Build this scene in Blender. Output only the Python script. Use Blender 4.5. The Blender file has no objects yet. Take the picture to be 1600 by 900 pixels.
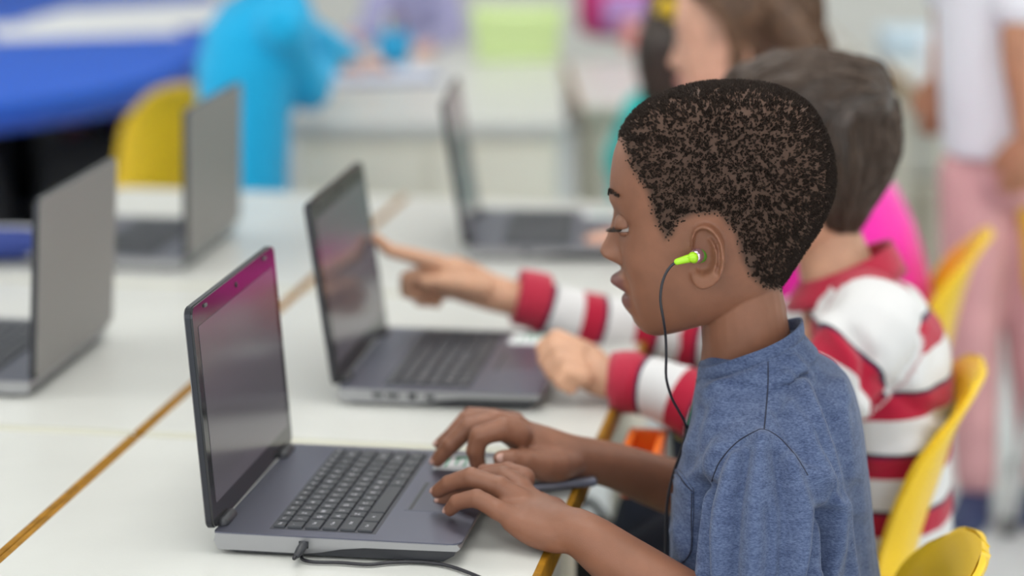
import bpy, bmesh, math, random
import numpy as np
from mathutils import Vector, Matrix, noise
from mathutils.bvhtree import BVHTree
random.seed(7); rng = np.random.default_rng(7)
scn = bpy.context.scene
col = scn.collection
V = Vector

# ------------------------------------------------------------------ camera
CZ, TH, F = 1.2985, math.radians(12.694), 3777.78
cam_d = bpy.data.cameras.new('camera'); cam = bpy.data.objects.new('camera', cam_d); col.objects.link(cam)
cam.location = (0, 0, CZ); cam.rotation_euler = (math.pi/2 - TH, 0, 0)
cam_d.lens = 85; cam_d.sensor_width = 36; cam_d.clip_start = .05; cam_d.clip_end = 60
cam_d.dof.use_dof = True; cam_d.dof.focus_distance = 2.14; cam_d.dof.aperture_fstop = 2.2
scn.camera = cam
# ------------------------------------------------------------------ world (daylight fill through the open side behind the camera and the added windows)
w = bpy.data.worlds.new('world'); scn.world = w; w.use_nodes = True
w.node_tree.nodes['Background'].inputs[0].default_value = (.93, .97, 1, 1)
w.node_tree.nodes['Background'].inputs[1].default_value = 2.9
scn.view_settings.view_transform = 'Standard'; scn.view_settings.look = 'None'
scn.view_settings.exposure = -0.56; scn.view_settings.gamma = 1
scn.view_settings.use_curve_mapping = False
LAMP = 0.85   # power factor of the ceiling luminaires

# ------------------------------------------------------------------ pixel -> place helpers (1600x900 frame)
def ray(px, py):
    a = (px-800)/F; b = (450-py)/F
    return V((a, math.cos(TH)+b*math.sin(TH), -math.sin(TH)+b*math.cos(TH)))
def P(px, py, Y):
    r = ray(px, py); return V((0, 0, CZ)) + r*(Y/r.y)
def T(px, py, z=.58):
    r = ray(px, py); return V((0, 0, CZ)) + r*((z-CZ)/r.z)
def to_px(vs):
    vs = np.asarray(vs); c, s = math.cos(TH), math.sin(TH)
    Z = vs[:, 2]-CZ; d = vs[:, 1]*c - Z*s; u = vs[:, 1]*s + Z*c
    return np.stack([800+F*vs[:, 0]/d, 450-F*u/d], 1)
def pxlen(px, Y=2.2): return px*Y/F

# ------------------------------------------------------------------ materials
MATS = {}
def mat(name, color, rough=.5, metal=0, bump=None, var=None, spec=.5, sss=0, emit=None, coat=0, trans=0, sheen=0):
    """bump=(scale,strength) noise relief; var=(scale,amount) colour variation"""
    if name in MATS: return MATS[name]
    m = bpy.data.materials.new(name); m.use_nodes = True; MATS[name] = m
    nt = m.node_tree; b = nt.nodes['Principled BSDF']
    c = (*color, 1)
    b.inputs['Base Color'].default_value = c
    b.inputs['Roughness'].default_value = rough; b.inputs['Metallic'].default_value = metal
    b.inputs['Specular IOR Level'].default_value = spec
    if sss: 
        b.inputs['Subsurface Weight'].default_value = sss; b.inputs['Subsurface Radius'].default_value = (1, .4, .2); b.inputs['Subsurface Scale'].default_value = .006
    if coat: b.inputs['Coat Weight'].default_value = coat; b.inputs['Coat Roughness'].default_value = .08
    if sheen: b.inputs['Sheen Weight'].default_value = sheen
    if trans: b.inputs['Transmission Weight'].default_value = trans
    if emit: b.inputs['Emission Color'].default_value = (*emit[0], 1); b.inputs['Emission Strength'].default_value = emit[1]
    tc = nt.nodes.new('ShaderNodeTexCoord')
    if var:
        n = nt.nodes.new('ShaderNodeTexNoise'); n.inputs['Scale'].default_value = var[0]; n.inputs['Detail'].default_value = 5
        nt.links.new(tc.outputs['Object'], n.inputs['Vector'])
        r = nt.nodes.new('ShaderNodeValToRGB')
        r.color_ramp.elements[0].position = .3; r.color_ramp.elements[1].position = .7
        a = var[1]
        r.color_ramp.elements[0].color = (*[max(0, x*(1-a)) for x in color], 1); r.color_ramp.elements[1].color = (*[x*(1+a) for x in color], 1)
        nt.links.new(n.outputs[0], r.inputs[0]); nt.links.new(r.outputs[0], b.inputs['Base Color'])
    if bump:
        n = nt.nodes.new('ShaderNodeTexNoise'); n.inputs['Scale'].default_value = bump[0]; n.inputs['Detail'].default_value = 6
        nt.links.new(tc.outputs['Object'], n.inputs['Vector'])
        k = nt.nodes.new('ShaderNodeBump'); k.inputs['Strength'].default_value = bump[1]; k.inputs['Distance'].default_value = .002
        nt.links.new(n.outputs[0], k.inputs['Height']); nt.links.new(k.outputs[0], b.inputs['Normal'])
    return m

def skin_mat(name, color, lip, scalp, rough=.48):
    m = mat(name, color, rough, bump=(900, .12), sss=.08, spec=.4)
    nt = m.node_tree; b = nt.nodes['Principled BSDF']
    tc = nt.nodes.new('ShaderNodeTexCoord')
    n = nt.nodes.new('ShaderNodeTexNoise'); n.inputs['Scale'].default_value = 28; n.inputs['Detail'].default_value = 5
    nt.links.new(tc.outputs['Object'], n.inputs['Vector'])
    r = nt.nodes.new('ShaderNodeValToRGB'); r.color_ramp.elements[0].position = .35; r.color_ramp.elements[1].position = .68
    r.color_ramp.elements[0].color = (*[x*.87 for x in color], 1); r.color_ramp.elements[1].color = (*[x*1.1 for x in color], 1)
    nt.links.new(n.outputs[0], r.inputs[0])
    last = r.outputs[0]
    for an, c in (('lip', lip), ('scalp', scalp)):
        at = nt.nodes.new('ShaderNodeAttribute'); at.attribute_name = an
        mx = nt.nodes.new('ShaderNodeMix'); mx.data_type = 'RGBA'
        nt.links.new(at.outputs['Fac'], mx.inputs['Factor']); nt.links.new(last, mx.inputs['A']); mx.inputs['B'].default_value = (*c, 1)
        last = mx.outputs['Result']
    nt.links.new(last, b.inputs['Base Color'])
    sp = nt.nodes.new('ShaderNodeMath'); sp.operation = 'MULTIPLY_ADD'; sp.inputs[1].default_value = -.34; sp.inputs[2].default_value = .4
    nt.links.new(at.outputs['Fac'], sp.inputs[0]); nt.links.new(sp.outputs[0], b.inputs['Specular IOR Level'])   # matt scalp, slightly oily skin
    return m

def stripe_mat(name, white, navy, red):
    """rugby stripes along the vertex attribute sv (metres along the garment)"""
    m = mat(name, white, .85, bump=(1500, .25), sheen=.15, spec=.2); nt = m.node_tree; b = nt.nodes['Principled BSDF']
    at = nt.nodes.new('ShaderNodeAttribute'); at.attribute_name = 'sv'
    d = nt.nodes.new('ShaderNodeMath'); d.operation = 'DIVIDE'; d.inputs[1].default_value = .0685; nt.links.new(at.outputs['Fac'], d.inputs[0])
    f = nt.nodes.new('ShaderNodeMath'); f.operation = 'FRACT'; nt.links.new(d.outputs[0], f.inputs[0])
    r = nt.nodes.new('ShaderNodeValToRGB'); cr = r.color_ramp; cr.interpolation = 'CONSTANT'
    cr.elements[0].position = 0; cr.elements[0].color = (*white, 1)
    cr.elements[1].position = .54; cr.elements[1].color = (*navy, 1)
    e = cr.elements.new(.61); e.color = (*red, 1)
    nt.links.new(f.outputs[0], r.inputs[0]); nt.links.new(r.outputs[0], b.inputs['Base Color'])
    return m

def heather_mat(name, dark, light):
    """marled jersey: short pale fibres in a dark knit"""
    m = mat(name, dark, .92, spec=.12, sheen=.12); nt = m.node_tree; b = nt.nodes['Principled BSDF']
    tc = nt.nodes.new('ShaderNodeTexCoord'); mp = nt.nodes.new('ShaderNodeMapping'); mp.inputs['Scale'].default_value = (1, 1, 2.6); mp.inputs['Rotation'].default_value = (.2, .1, 0)
    nt.links.new(tc.outputs['Object'], mp.inputs['Vector'])
    n = nt.nodes.new('ShaderNodeTexNoise'); n.inputs['Scale'].default_value = 330; n.inputs['Detail'].default_value = 4; n.inputs['Roughness'].default_value = .7
    nt.links.new(mp.outputs[0], n.inputs['Vector'])
    n2 = nt.nodes.new('ShaderNodeTexNoise'); n2.inputs['Scale'].default_value = 60; n2.inputs['Detail'].default_value = 3
    nt.links.new(mp.outputs[0], n2.inputs['Vector'])
    ad = nt.nodes.new('ShaderNodeMath'); ad.operation = 'MULTIPLY_ADD'; ad.inputs[1].default_value = .35
    nt.links.new(n2.outputs[0], ad.inputs[0]); nt.links.new(n.outputs[0], ad.inputs[2])
    r = nt.nodes.new('ShaderNodeValToRGB'); r.color_ramp.elements[0].position = .5; r.color_ramp.elements[1].position = .88
    r.color_ramp.elements[0].color = (*dark, 1); r.color_ramp.elements[1].color = (*light, 1)
    nt.links.new(ad.outputs[0], r.inputs[0]); nt.links.new(r.outputs[0], b.inputs['Base Color'])
    k = nt.nodes.new('ShaderNodeBump'); k.inputs['Strength'].default_value = .35; k.inputs['Distance'].default_value = .001
    nt.links.new(n.outputs[0], k.inputs['Height']); nt.links.new(k.outputs[0], b.inputs['Normal'])
    return m

def laminate_mat(name, color):
    m = mat(name, color, .32, var=(9, .025), bump=(260, .05), spec=.5)
    return m

# ------------------------------------------------------------------ mesh helpers
class MB:
    def __init__(s): s.v = []; s.f = []
    def add(s, vs, fs):
        o = len(s.v); s.v += [tuple(x) for x in vs]; s.f += [tuple(i+o for i in f) for f in fs]
    def ring_loft(s, rings, cap=True):
        n = len(rings[0]); vs = [p for r in rings for p in r]; fs = []
        for i in range(len(rings)-1):
            for j in range(n):
                k = (j+1) % n; fs.append((i*n+j, i*n+k, (i+1)*n+k, (i+1)*n+j))
        if cap:
            for i, flip in ((0, True), (len(rings)-1, False)):
                c = sum((V(p) for p in rings[i]), V())/n; vs.append(c); ci = len(vs)-1
                for j in range(n):
                    k = (j+1) % n; fs.append((ci, i*n+k, i*n+j) if flip else (ci, i*n+j, i*n+k))
        s.add(vs, fs)
    def chain(s, pts, rad, n=12, side=None, sub=4, cap=True):
        """tapered tube through points; rad = radius or (radius along side, radius across)"""
        pts = [V(p) for p in pts]; rad = [r if isinstance(r, tuple) else (r, r) for r in rad]
        pp, rr = [], []
        m = len(pts)
        for i in range(m-1):
            p0 = pts[max(i-1, 0)]; p1 = pts[i]; p2 = pts[i+1]; p3 = pts[min(i+2, m-1)]
            for k in range(sub):
                t = k/sub
                pp.append(.5*((2*p1)+(p2-p0)*t+(2*p0-5*p1+4*p2-p3)*t*t+(3*p1-p0-3*p2+p3)*t**3))
                rr.append(tuple(rad[i][q]*(1-t)+rad[i+1][q]*t for q in (0, 1)))
        pp.append(pts[-1]); rr.append(rad[-1])
        N = len(pp); tg = [(pp[min(i+1, N-1)]-pp[max(i-1, 0)]).normalized() for i in range(N)]
        sd = V(side) if side is not None else V((0, 0, 1)).cross(tg[0])
        if sd.length < 1e-4: sd = V((1, 0, 0)).cross(tg[0])
        rings = []
        def ring(c, sdv, bi, a, b): return [c+sdv*(a*math.cos(2*math.pi*j/n))+bi*(b*math.sin(2*math.pi*j/n)) for j in range(n)]
        fr = []
        for i in range(N):
            sd = (sd-tg[i]*sd.dot(tg[i])).normalized(); fr.append((sd.copy(), tg[i].cross(sd)))
        if cap:
            r0 = min(rr[0])
            for a in (80, 50, 25):
                a = math.radians(a); rings.append(ring(pp[0]-tg[0]*r0*math.sin(a), *fr[0], rr[0][0]*math.cos(a), rr[0][1]*math.cos(a)))
        for i in range(N): rings.append(ring(pp[i], *fr[i], *rr[i]))
        if cap:
            r0 = min(rr[-1])
            for a in (25, 50, 80):
                a = math.radians(a); rings.append(ring(pp[-1]+tg[-1]*r0*math.sin(a), *fr[-1], rr[-1][0]*math.cos(a), rr[-1][1]*math.cos(a)))
        s.ring_loft(rings)
    def ball(s, c, r, n=16, m=10, rot=None):
        c = V(c); r = r if isinstance(r, (tuple, list)) else (r, r, r)
        rings = []
        for i in range(1, m):
            a = math.pi*i/m
            rg = []
            for j in range(n):
                b = 2*math.pi*j/n; p = V((r[0]*math.sin(a)*math.cos(b), r[1]*math.sin(a)*math.sin(b), r[2]*math.cos(a)))
                rg.append(c+(rot @ p if rot else p))
            rings.append(rg)
        s.ring_loft(rings)
    def box(s, c, size, rot=None, bev=0, seg=2):
        bm = bmesh.new(); bmesh.ops.create_cube(bm, size=1)
        for v in bm.verts: v.co = V((v.co.x*size[0], v.co.y*size[1], v.co.z*size[2]))
        if bev: bmesh.ops.bevel(bm, geom=bm.edges[:], offset=bev, segments=seg, affect='EDGES', profile=.5)
        c = V(c)
        bm.verts.index_update()
        s.add([c+(rot @ v.co if rot else v.co) for v in bm.verts], [[v.index for v in f.verts] for f in bm.faces]); bm.free()
    def prism(s, poly, h0, h1, axis='z'):
        """poly of 2-D points extruded; axis z: (x,y)->(x,y,h); axis y: (x,z)->(x,h,z)"""
        f = (lambda p, h: (p[0], p[1], h)) if axis == 'z' else (lambda p, h: (p[0], h, p[1]))
        n = len(poly); vs = [f(p, h0) for p in poly]+[f(p, h1) for p in poly]
        fs = [tuple(range(n))[::-1], tuple(range(n, 2*n))]+[(i, (i+1) % n, n+(i+1) % n, n+i) for i in range(n)]
        s.add(vs, fs)
    def mesh(s, name='mesh', smooth=True):
        me = bpy.data.meshes.new(name); me.from_pydata(s.v, [], s.f); me.update()
        if smooth: me.polygons.foreach_set('use_smooth', [True]*len(me.polygons))
        return me

def recalc(me):
    bm = bmesh.new(); bm.from_mesh(me); bmesh.ops.recalc_face_normals(bm, faces=bm.faces[:]); bm.to_mesh(me); bm.free()
def obj(name, me, m, parent=None, world=False):
    """link a mesh object; world=True: mesh is in world coordinates, parent is translated only"""
    o = bpy.data.objects.new(name, me); col.objects.link(o)
    if m is not None:
        me.materials.clear(); me.materials.append(m)
    if parent is not None:
        o.parent = parent
        if world: o.matrix_parent_inverse = Matrix.Translation(-V(parent.location))
    return o
def build(name, mb, m, parent=None, world=False, smooth=True, fix=True):
    me = mb.mesh(name, smooth)
    if fix: recalc(me)
    o = obj(name, me, m, parent, world)
    if smooth == 'auto': sharp(o)
    return o
def sharp(o, ang=.6):
    bm = bmesh.new(); bm.from_mesh(o.data)
    for e in bm.edges: e.smooth = len(e.link_faces) < 2 or e.calc_face_angle(0) < ang
    bm.to_mesh(o.data); bm.free(); return o
def thing(name, label, cat, loc=(0, 0, 0), rz=0, group=None):
    o = bpy.data.objects.new(name, None); col.objects.link(o); o.empty_display_size = .05
    o.location = loc; o.rotation_euler = (0, 0, rz); tag(o, label, cat, group); return o
def tag(o, label, cat, group=None):
    o['label'] = label; o['category'] = cat
    if group: o['group'] = group
    return o
def struct(o): o['kind'] = 'structure'; return o
def dup(root, loc, rz, label, group=None):
    r = root.copy(); col.objects.link(r); r.location = loc; r.rotation_euler = (0, 0, rz); r['label'] = label
    if group: r['group'] = group
    for ch in list(root.children):
        c = ch.copy(); col.objects.link(c); c.parent = r
        for g in ch.children:
            d = g.copy(); col.objects.link(d); d.parent = c
    return r
def fuse(mb, voxel, it=3, name='fused'):
    """voxel union of overlapping closed shapes into one continuous skin"""
    me = mb.mesh('tmp'); o = bpy.data.objects.new('tmp', me); col.objects.link(o)
    r = o.modifiers.new('r', 'REMESH'); r.mode = 'VOXEL'; r.voxel_size = voxel; r.use_smooth_shade = True
    if it: s = o.modifiers.new('s', 'SMOOTH'); s.iterations = it; s.factor = .5
    dg = bpy.context.evaluated_depsgraph_get(); m2 = bpy.data.meshes.new_from_object(o.evaluated_get(dg)); m2.name = name
    bpy.data.objects.remove(o); bpy.data.meshes.remove(me)
    m2.polygons.foreach_set('use_smooth', [True]*len(m2.polygons))
    return m2
def get_co(me):
    a = np.empty(len(me.vertices)*3, np.float32); me.vertices.foreach_get('co', a); return a.reshape(-1, 3).astype(float)
def get_no(me):
    a = np.empty(len(me.vertices)*3, np.float32); me.vertex_normals.foreach_get('vector', a); return a.reshape(-1, 3).astype(float)
def set_co(me, a): me.vertices.foreach_set('co', np.asarray(a, np.float32).ravel()); me.update()
def set_attr(me, name, vals):
    at = me.attributes.new(name, 'FLOAT', 'POINT'); at.data.foreach_set('value', np.asarray(vals, np.float32))
def bvh_of(me):
    return BVHTree.FromPolygons([v.co.copy() for v in me.vertices], [tuple(p.vertices) for p in me.polygons])
def tubes_np(pts, rad, sides=3):
    """pts (N,S,3), rad (S,) or (N,S): many thin strands in one mesh"""
    N, S, _ = pts.shape; rad = np.broadcast_to(rad, (N, S))
    tg = np.gradient(pts, axis=1); tg /= np.linalg.norm(tg, axis=2, keepdims=True)+1e-9
    ref = np.array([.31, .62, .72]); a = np.cross(tg, ref); a /= np.linalg.norm(a, axis=2, keepdims=True)+1e-9; b = np.cross(tg, a)
    ang = np.arange(sides)*2*np.pi/sides
    vs = pts[:, :, None, :]+rad[:, :, None, None]*(a[:, :, None, :]*np.cos(ang)[None, None, :, None]+b[:, :, None, :]*np.sin(ang)[None, None, :, None])
    idx = np.arange(N*S*sides).reshape(N, S, sides); nx = np.roll(idx, -1, 2)
    q = np.stack([idx[:, :-1], nx[:, :-1], nx[:, 1:], idx[:, 1:]], -1).reshape(-1, 4)
    me = bpy.data.meshes.new('strands'); vs = vs.reshape(-1, 3)
    me.vertices.add(len(vs)); me.vertices.foreach_set('co', vs.astype(np.float32).ravel())
    me.loops.add(q.size); me.loops.foreach_set('vertex_index', q.astype(np.int32).ravel())
    me.polygons.add(len(q)); me.polygons.foreach_set('loop_start', np.arange(len(q), dtype=np.int32)*4)
    me.polygons.foreach_set('use_smooth', [True]*len(q)); me.update(); me.validate(); return me
def interp(x, tab):
    tab = np.asarray(tab, float); return np.interp(x, tab[:, 0], tab[:, 1])
def inside(poly, x, y):
    x = np.asarray(x); y = np.asarray(y); r = np.zeros(x.shape, bool); n = len(poly); j = n-1
    for i in range(n):
        xi, yi = poly[i]; xj, yj = poly[j]
        c = ((yi > y) != (yj > y)) & (x < (xj-xi)*(y-yi)/(yj-yi+1e-12)+xi); r ^= c; j = i
    return r
def seg_dist(x, y, pl, closed=False):
    d = np.full(np.shape(x), 1e9); m = len(pl)
    for i in range(m if closed else m-1):
        (ax, ay), (bx, by) = pl[i], pl[(i+1) % m]; dx, dy = bx-ax, by-ay
        t = np.clip(((x-ax)*dx+(y-ay)*dy)/(dx*dx+dy*dy+1e-12), 0, 1); d = np.minimum(d, np.hypot(x-ax-t*dx, y-ay-t*dy))
    return d
def smooth01(x): x = np.clip(x, 0, 1); return x*x*(3-2*x)

# colours (linear)
YEL = mat('yellow_plastic', (.78, .50, .012), .38, bump=(400, .05), spec=.45)
CHROME = mat('painted_steel_leg', (.55, .56, .55), .35, metal=.4)
RUBBER = mat('grey_rubber', (.10, .10, .10), .7)
TOP = laminate_mat('white_laminate', (.56, .56, .53))
MUST = mat('mustard_edge', (.27, .125, .008), .6, var=(40, .3), bump=(120, .3), spec=.15)
CREAM = mat('cream_edge', (.50, .49, .41), .6)
CREAMP = mat('cream_paint', (.80, .765, .655), .5, var=(4, .03))
DECK = mat('brushed_lilac_metal', (.125, .128, .172), .33, metal=.75, bump=(900, .04))
LIDB = mat('lid_grey_metal', (.255, .245, .235), .45, metal=.35, bump=(700, .04))
SILV = mat('silver_side', (.35, .35, .36), .32, metal=.8)
DARKP = mat('dark_plastic', (.022, .023, .028), .45)
BEZ = mat('gloss_black_bezel', (.012, .012, .014), .10, spec=.6)
KEY = mat('key_plastic', (.020, .023, .030), .42, bump=(1500, .05))
WELL = mat('key_well', (.05, .052, .065), .5, metal=.3)
LEG = mat('key_legend', (.80, .78, .84), .6)
SCREEN = mat('screen_glass', (.03, .03, .034), .16, spec=.7, emit=((.21, .18, .21), .32))
BLK = mat('black_cable', (.012, .011, .016), .4)
PAPER = mat('white_paper', (.78, .79, .80), .8)

# ------------------------------------------------------------------ the room
def plane_obj(name, poly, z0, z1, m):
    mb = MB(); mb.prism(poly, z0, z1); return struct(build(name, mb, m, smooth=False))
FLOOR = mat('pale_vinyl_floor', (.60, .635, .645), .4, var=(6, .04), bump=(80, .04))
WALL = mat('warm_white_wall', (.72, .71, .67), .8, bump=(60, .06))
CEIL = mat('ceiling_white', (.80, .80, .78), .9, bump=(90, .08))
plane_obj('floor', [(-4.5, -2.5), (4.5, -2.5), (4.5, 8.3), (-4.5, 8.3)], -.12, 0, FLOOR)
plane_obj('ceiling', [(-4.5, -2.5), (4.5, -2.5), (4.5, 8.3), (-4.5, 8.3)], 2.75, 2.85, CEIL)
plane_obj('wall_back', [(-4.6, 8.3), (4.6, 8.3), (4.6, 8.42), (-4.6, 8.42)], -.12, 2.85, WALL)
ADDED_WINS = [(.1, 2.5), (2.9, 5.3), (5.7, 7.9)]  # unseen side windows, added to let in fill for surfaces facing the camera
def glass_mat():
    m = mat('added_window_glass', (1, 1, 1), .05); nt = m.node_tree; out = nt.nodes['Material Output']
    tr = nt.nodes.new('ShaderNodeBsdfTransparent'); tr.inputs[0].default_value = (.94, .96, .95, 1); gl = nt.nodes.new('ShaderNodeBsdfGlossy'); gl.inputs['Roughness'].default_value = .02
    mx = nt.nodes.new('ShaderNodeMixShader'); mx.inputs[0].default_value = .05; nt.links.new(tr.outputs[0], mx.inputs[1]); nt.links.new(gl.outputs[0], mx.inputs[2]); nt.links.new(mx.outputs[0], out.inputs['Surface']); return m
WFR = mat('added_window_frame_white', (.75, .75, .74), .45); GLS = glass_mat(); wn = 0
for sd, x0 in (('left', -4.56), ('right', 4.56)):
    mb = MB(); ys = [-2.5]+[y for w_ in ADDED_WINS for y in w_]+[8.3]
    mb.box((x0, 2.9, .36), (.12, 10.8, .96)); mb.box((x0, 2.9, 2.65), (.12, 10.8, .40))
    for k in range(0, len(ys), 2): mb.box((x0, (ys[k]+ys[k+1])/2, 1.645), (.12, ys[k+1]-ys[k], 1.61))
    struct(build('wall_'+sd, mb, WALL, smooth=False))
    for y0, y1 in ADDED_WINS:
        wn += 1; mb = MB(); ym = (y0+y1)/2
        for yy in (y0+.03, ym, y1-.03): mb.box((x0, yy, 1.645), (.07, .06, 1.61), bev=.005)
        for zz in (.87, 2.42): mb.box((x0, ym, zz), (.07, y1-y0, .06), bev=.005)
        wo = struct(build('added_window_%d' % wn, mb, WFR, smooth=False))
        for yy in ((y0+ym)/2, (ym+y1)/2):
            mb = MB(); mb.box((x0, yy, 1.645), (.006, (y1-y0)/2-.06, 1.49)); build('pane', mb, GLS, wo, smooth=False)
BASEB = mat('grey_baseboard', (.22, .22, .23), .5)
mb = MB(); mb.box((0, 8.285, .05), (9, .03, .1), bev=.006); struct(build('baseboard_back', mb, BASEB, smooth=False))
GLOW = mat('luminaire_diffuser', (.9, .9, .9), .6, emit=((1, .985, .95), 9.0*LAMP))
FRM = mat('luminaire_frame', (.75, .75, .74), .5)
names_x = {-2.6: 'left', 0.0: 'middle', 2.6: 'right'}; names_y = {-.6: 'above the viewer', 2.2: 'over the front desks', 5.0: 'over the rear tables'}
for gx in names_x:
    for gy in names_y:
        t = thing('ceiling_light', f'square white ceiling light panel, {names_x[gx]} of its row {names_y[gy]}', 'ceiling light', (gx, gy, 2.75), 0, 'ceiling light panels')
        mb = MB()
        for sx, sy, a, b in ((0, .62, 1.28, .04), (0, -.62, 1.28, .04), (.62, 0, .04, 1.2), (-.62, 0, .04, 1.2)): mb.box((sx, sy, -.025), (a, b, .05), bev=.006)
        build('frame', mb, FRM, t, smooth=False)
        mb = MB(); mb.box((0, 0, -.02), (1.2, 1.2, .03)); build('diffuser', mb, GLOW, t, smooth=False)

# ------------------------------------------------------------------ desks
YAW = -.1616
U = V((math.cos(YAW), math.sin(YAW), 0)); N2 = V((-math.sin(YAW), math.cos(YAW), 0))
DW, DL = .492, .705     # across / along the seam
seam0 = V((-.3995, 2.4855, 0))        # crossing of the seam with the first row boundary
def make_desk():
    t = thing('classroom_desk', 'x', 'desk', (0, 0, 0))
    g = .004
    mb = MB(); mb.box((DW/2, DL/2, .566), (DW-2*g, DL-2*g, .026), bev=.003); build('tabletop', mb, TOP, t, smooth=False)
    for nm, c, s, m in (('edge_band', (g, DL/2, .5662), (.0078, DL-.01, .0272), MUST), ('edge_band', (DW-g, DL/2, .5662), (.0078, DL-.01, .0272), MUST),
                        ('end_band', (DW/2, g+.002, .5661), (DW-.016, .012, .0270), CREAM), ('end_band', (DW/2, DL-g-.002, .5661), (DW-.016, .012, .0270), CREAM)):
        mb = MB(); mb.box(c, s, bev=.0022); build(nm, mb, m, t, smooth=False)
    mb = MB()
    for y in (.05, DL-.05): mb.box((DW/2, y, .525), (DW-.1, .02, .055), bev=.003)
    for x in (.05, DW-.05): mb.box((x, DL/2, .525), (.02, DL-.1, .055), bev=.003)
    build('apron', mb, CREAMP, t, smooth=False)
    for x in (.045, DW-.045):
        for y in (.05, DL-.05):
            mb = MB(); mb.chain([(x, y, .552), (x, y, .3), (x, y, .02)], [.019, .018, .016], 12, sub=1); lg = build('leg', mb, CREAMP, t)
            mb = MB(); mb.chain([(x, y, .022), (x, y, .008)], [.019, .019], 12, sub=1); build('foot_cap', mb, RUBBER, lg)
    return t
desk0 = make_desk(); first = True
dlab = {(0, -1): 'white desk with mustard edge under the nearest laptop', (0, 0): 'white desk under the laptop a finger points at', (0, 1): 'white desk under the farthest screen-side laptop',
        (-1, -1): 'white desk in the empty near left corner', (-1, 0): 'white desk under the big grey laptop lid at left', (-1, 1): 'white desk under the farther grey laptop lid at left'}
for c in (0, -1):
    for r in (-1, 0, 1):
        p = seam0+U*(DW*c)+N2*(DL*r)
        if first: desk0.location = p; desk0.rotation_euler = (0, 0, YAW); desk0['label'] = dlab[(c, r)]; desk0['group'] = 'white classroom desks pushed together'; first = False
        else: dup(desk0, p, YAW, dlab[(c, r)])

# ------------------------------------------------------------------ laptops
LW, LD, LH, LT = .287, .228, .209, .0205
def text_mesh(s, size, ext=0):
    cu = bpy.data.curves.new('t', 'FONT'); cu.body = s; cu.size = size; cu.align_x = 'CENTER'; cu.align_y = 'CENTER'; cu.extrude = ext; cu.resolution_u = 2
    o = bpy.data.objects.new('t', cu); col.objects.link(o); dg = bpy.context.evaluated_depsgraph_get(); me = bpy.data.meshes.new_from_object(o.evaluated_get(dg))
    vs = [v.co.copy() for v in me.vertices]; fs = [tuple(p.vertices) for p in me.polygons]
    bpy.data.objects.remove(o); bpy.data.curves.remove(cu); bpy.data.meshes.remove(me); return vs, fs
GLY = {}
def glyph(s, size):
    if (s, size) not in GLY: GLY[(s, size)] = text_mesh(s, size)
    return GLY[(s, size)]
KROWS = [[(x, .9375) for x in ['Esc']+['F%d' % i for i in range(1, 13)]+['PrS', 'Ins', 'Del']],
         [(x, 1) for x in '`1234567890-=']+[('Bksp', 2)],
         [('Tab', 1.5)]+[(x, 1) for x in 'QWERTYUIOP[]']+[('\\', 1.5)],
         [('Caps', 1.8)]+[(x, 1) for x in "ASDFGHJKL;'"]+[('Enter', 2.2)],
         [('Shift', 2.3)]+[(x, 1) for x in 'ZXCVBNM,./']+[('Shift', 2.7)],
         [('Ctrl', 1.6), ('Alt', 1.6), ('', 5), ('Alt', 1.36), ('Fn', 1.36), ('<', 1.36), ('^', 1.36), ('>', 1.36)]]
KMESH = {}
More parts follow.
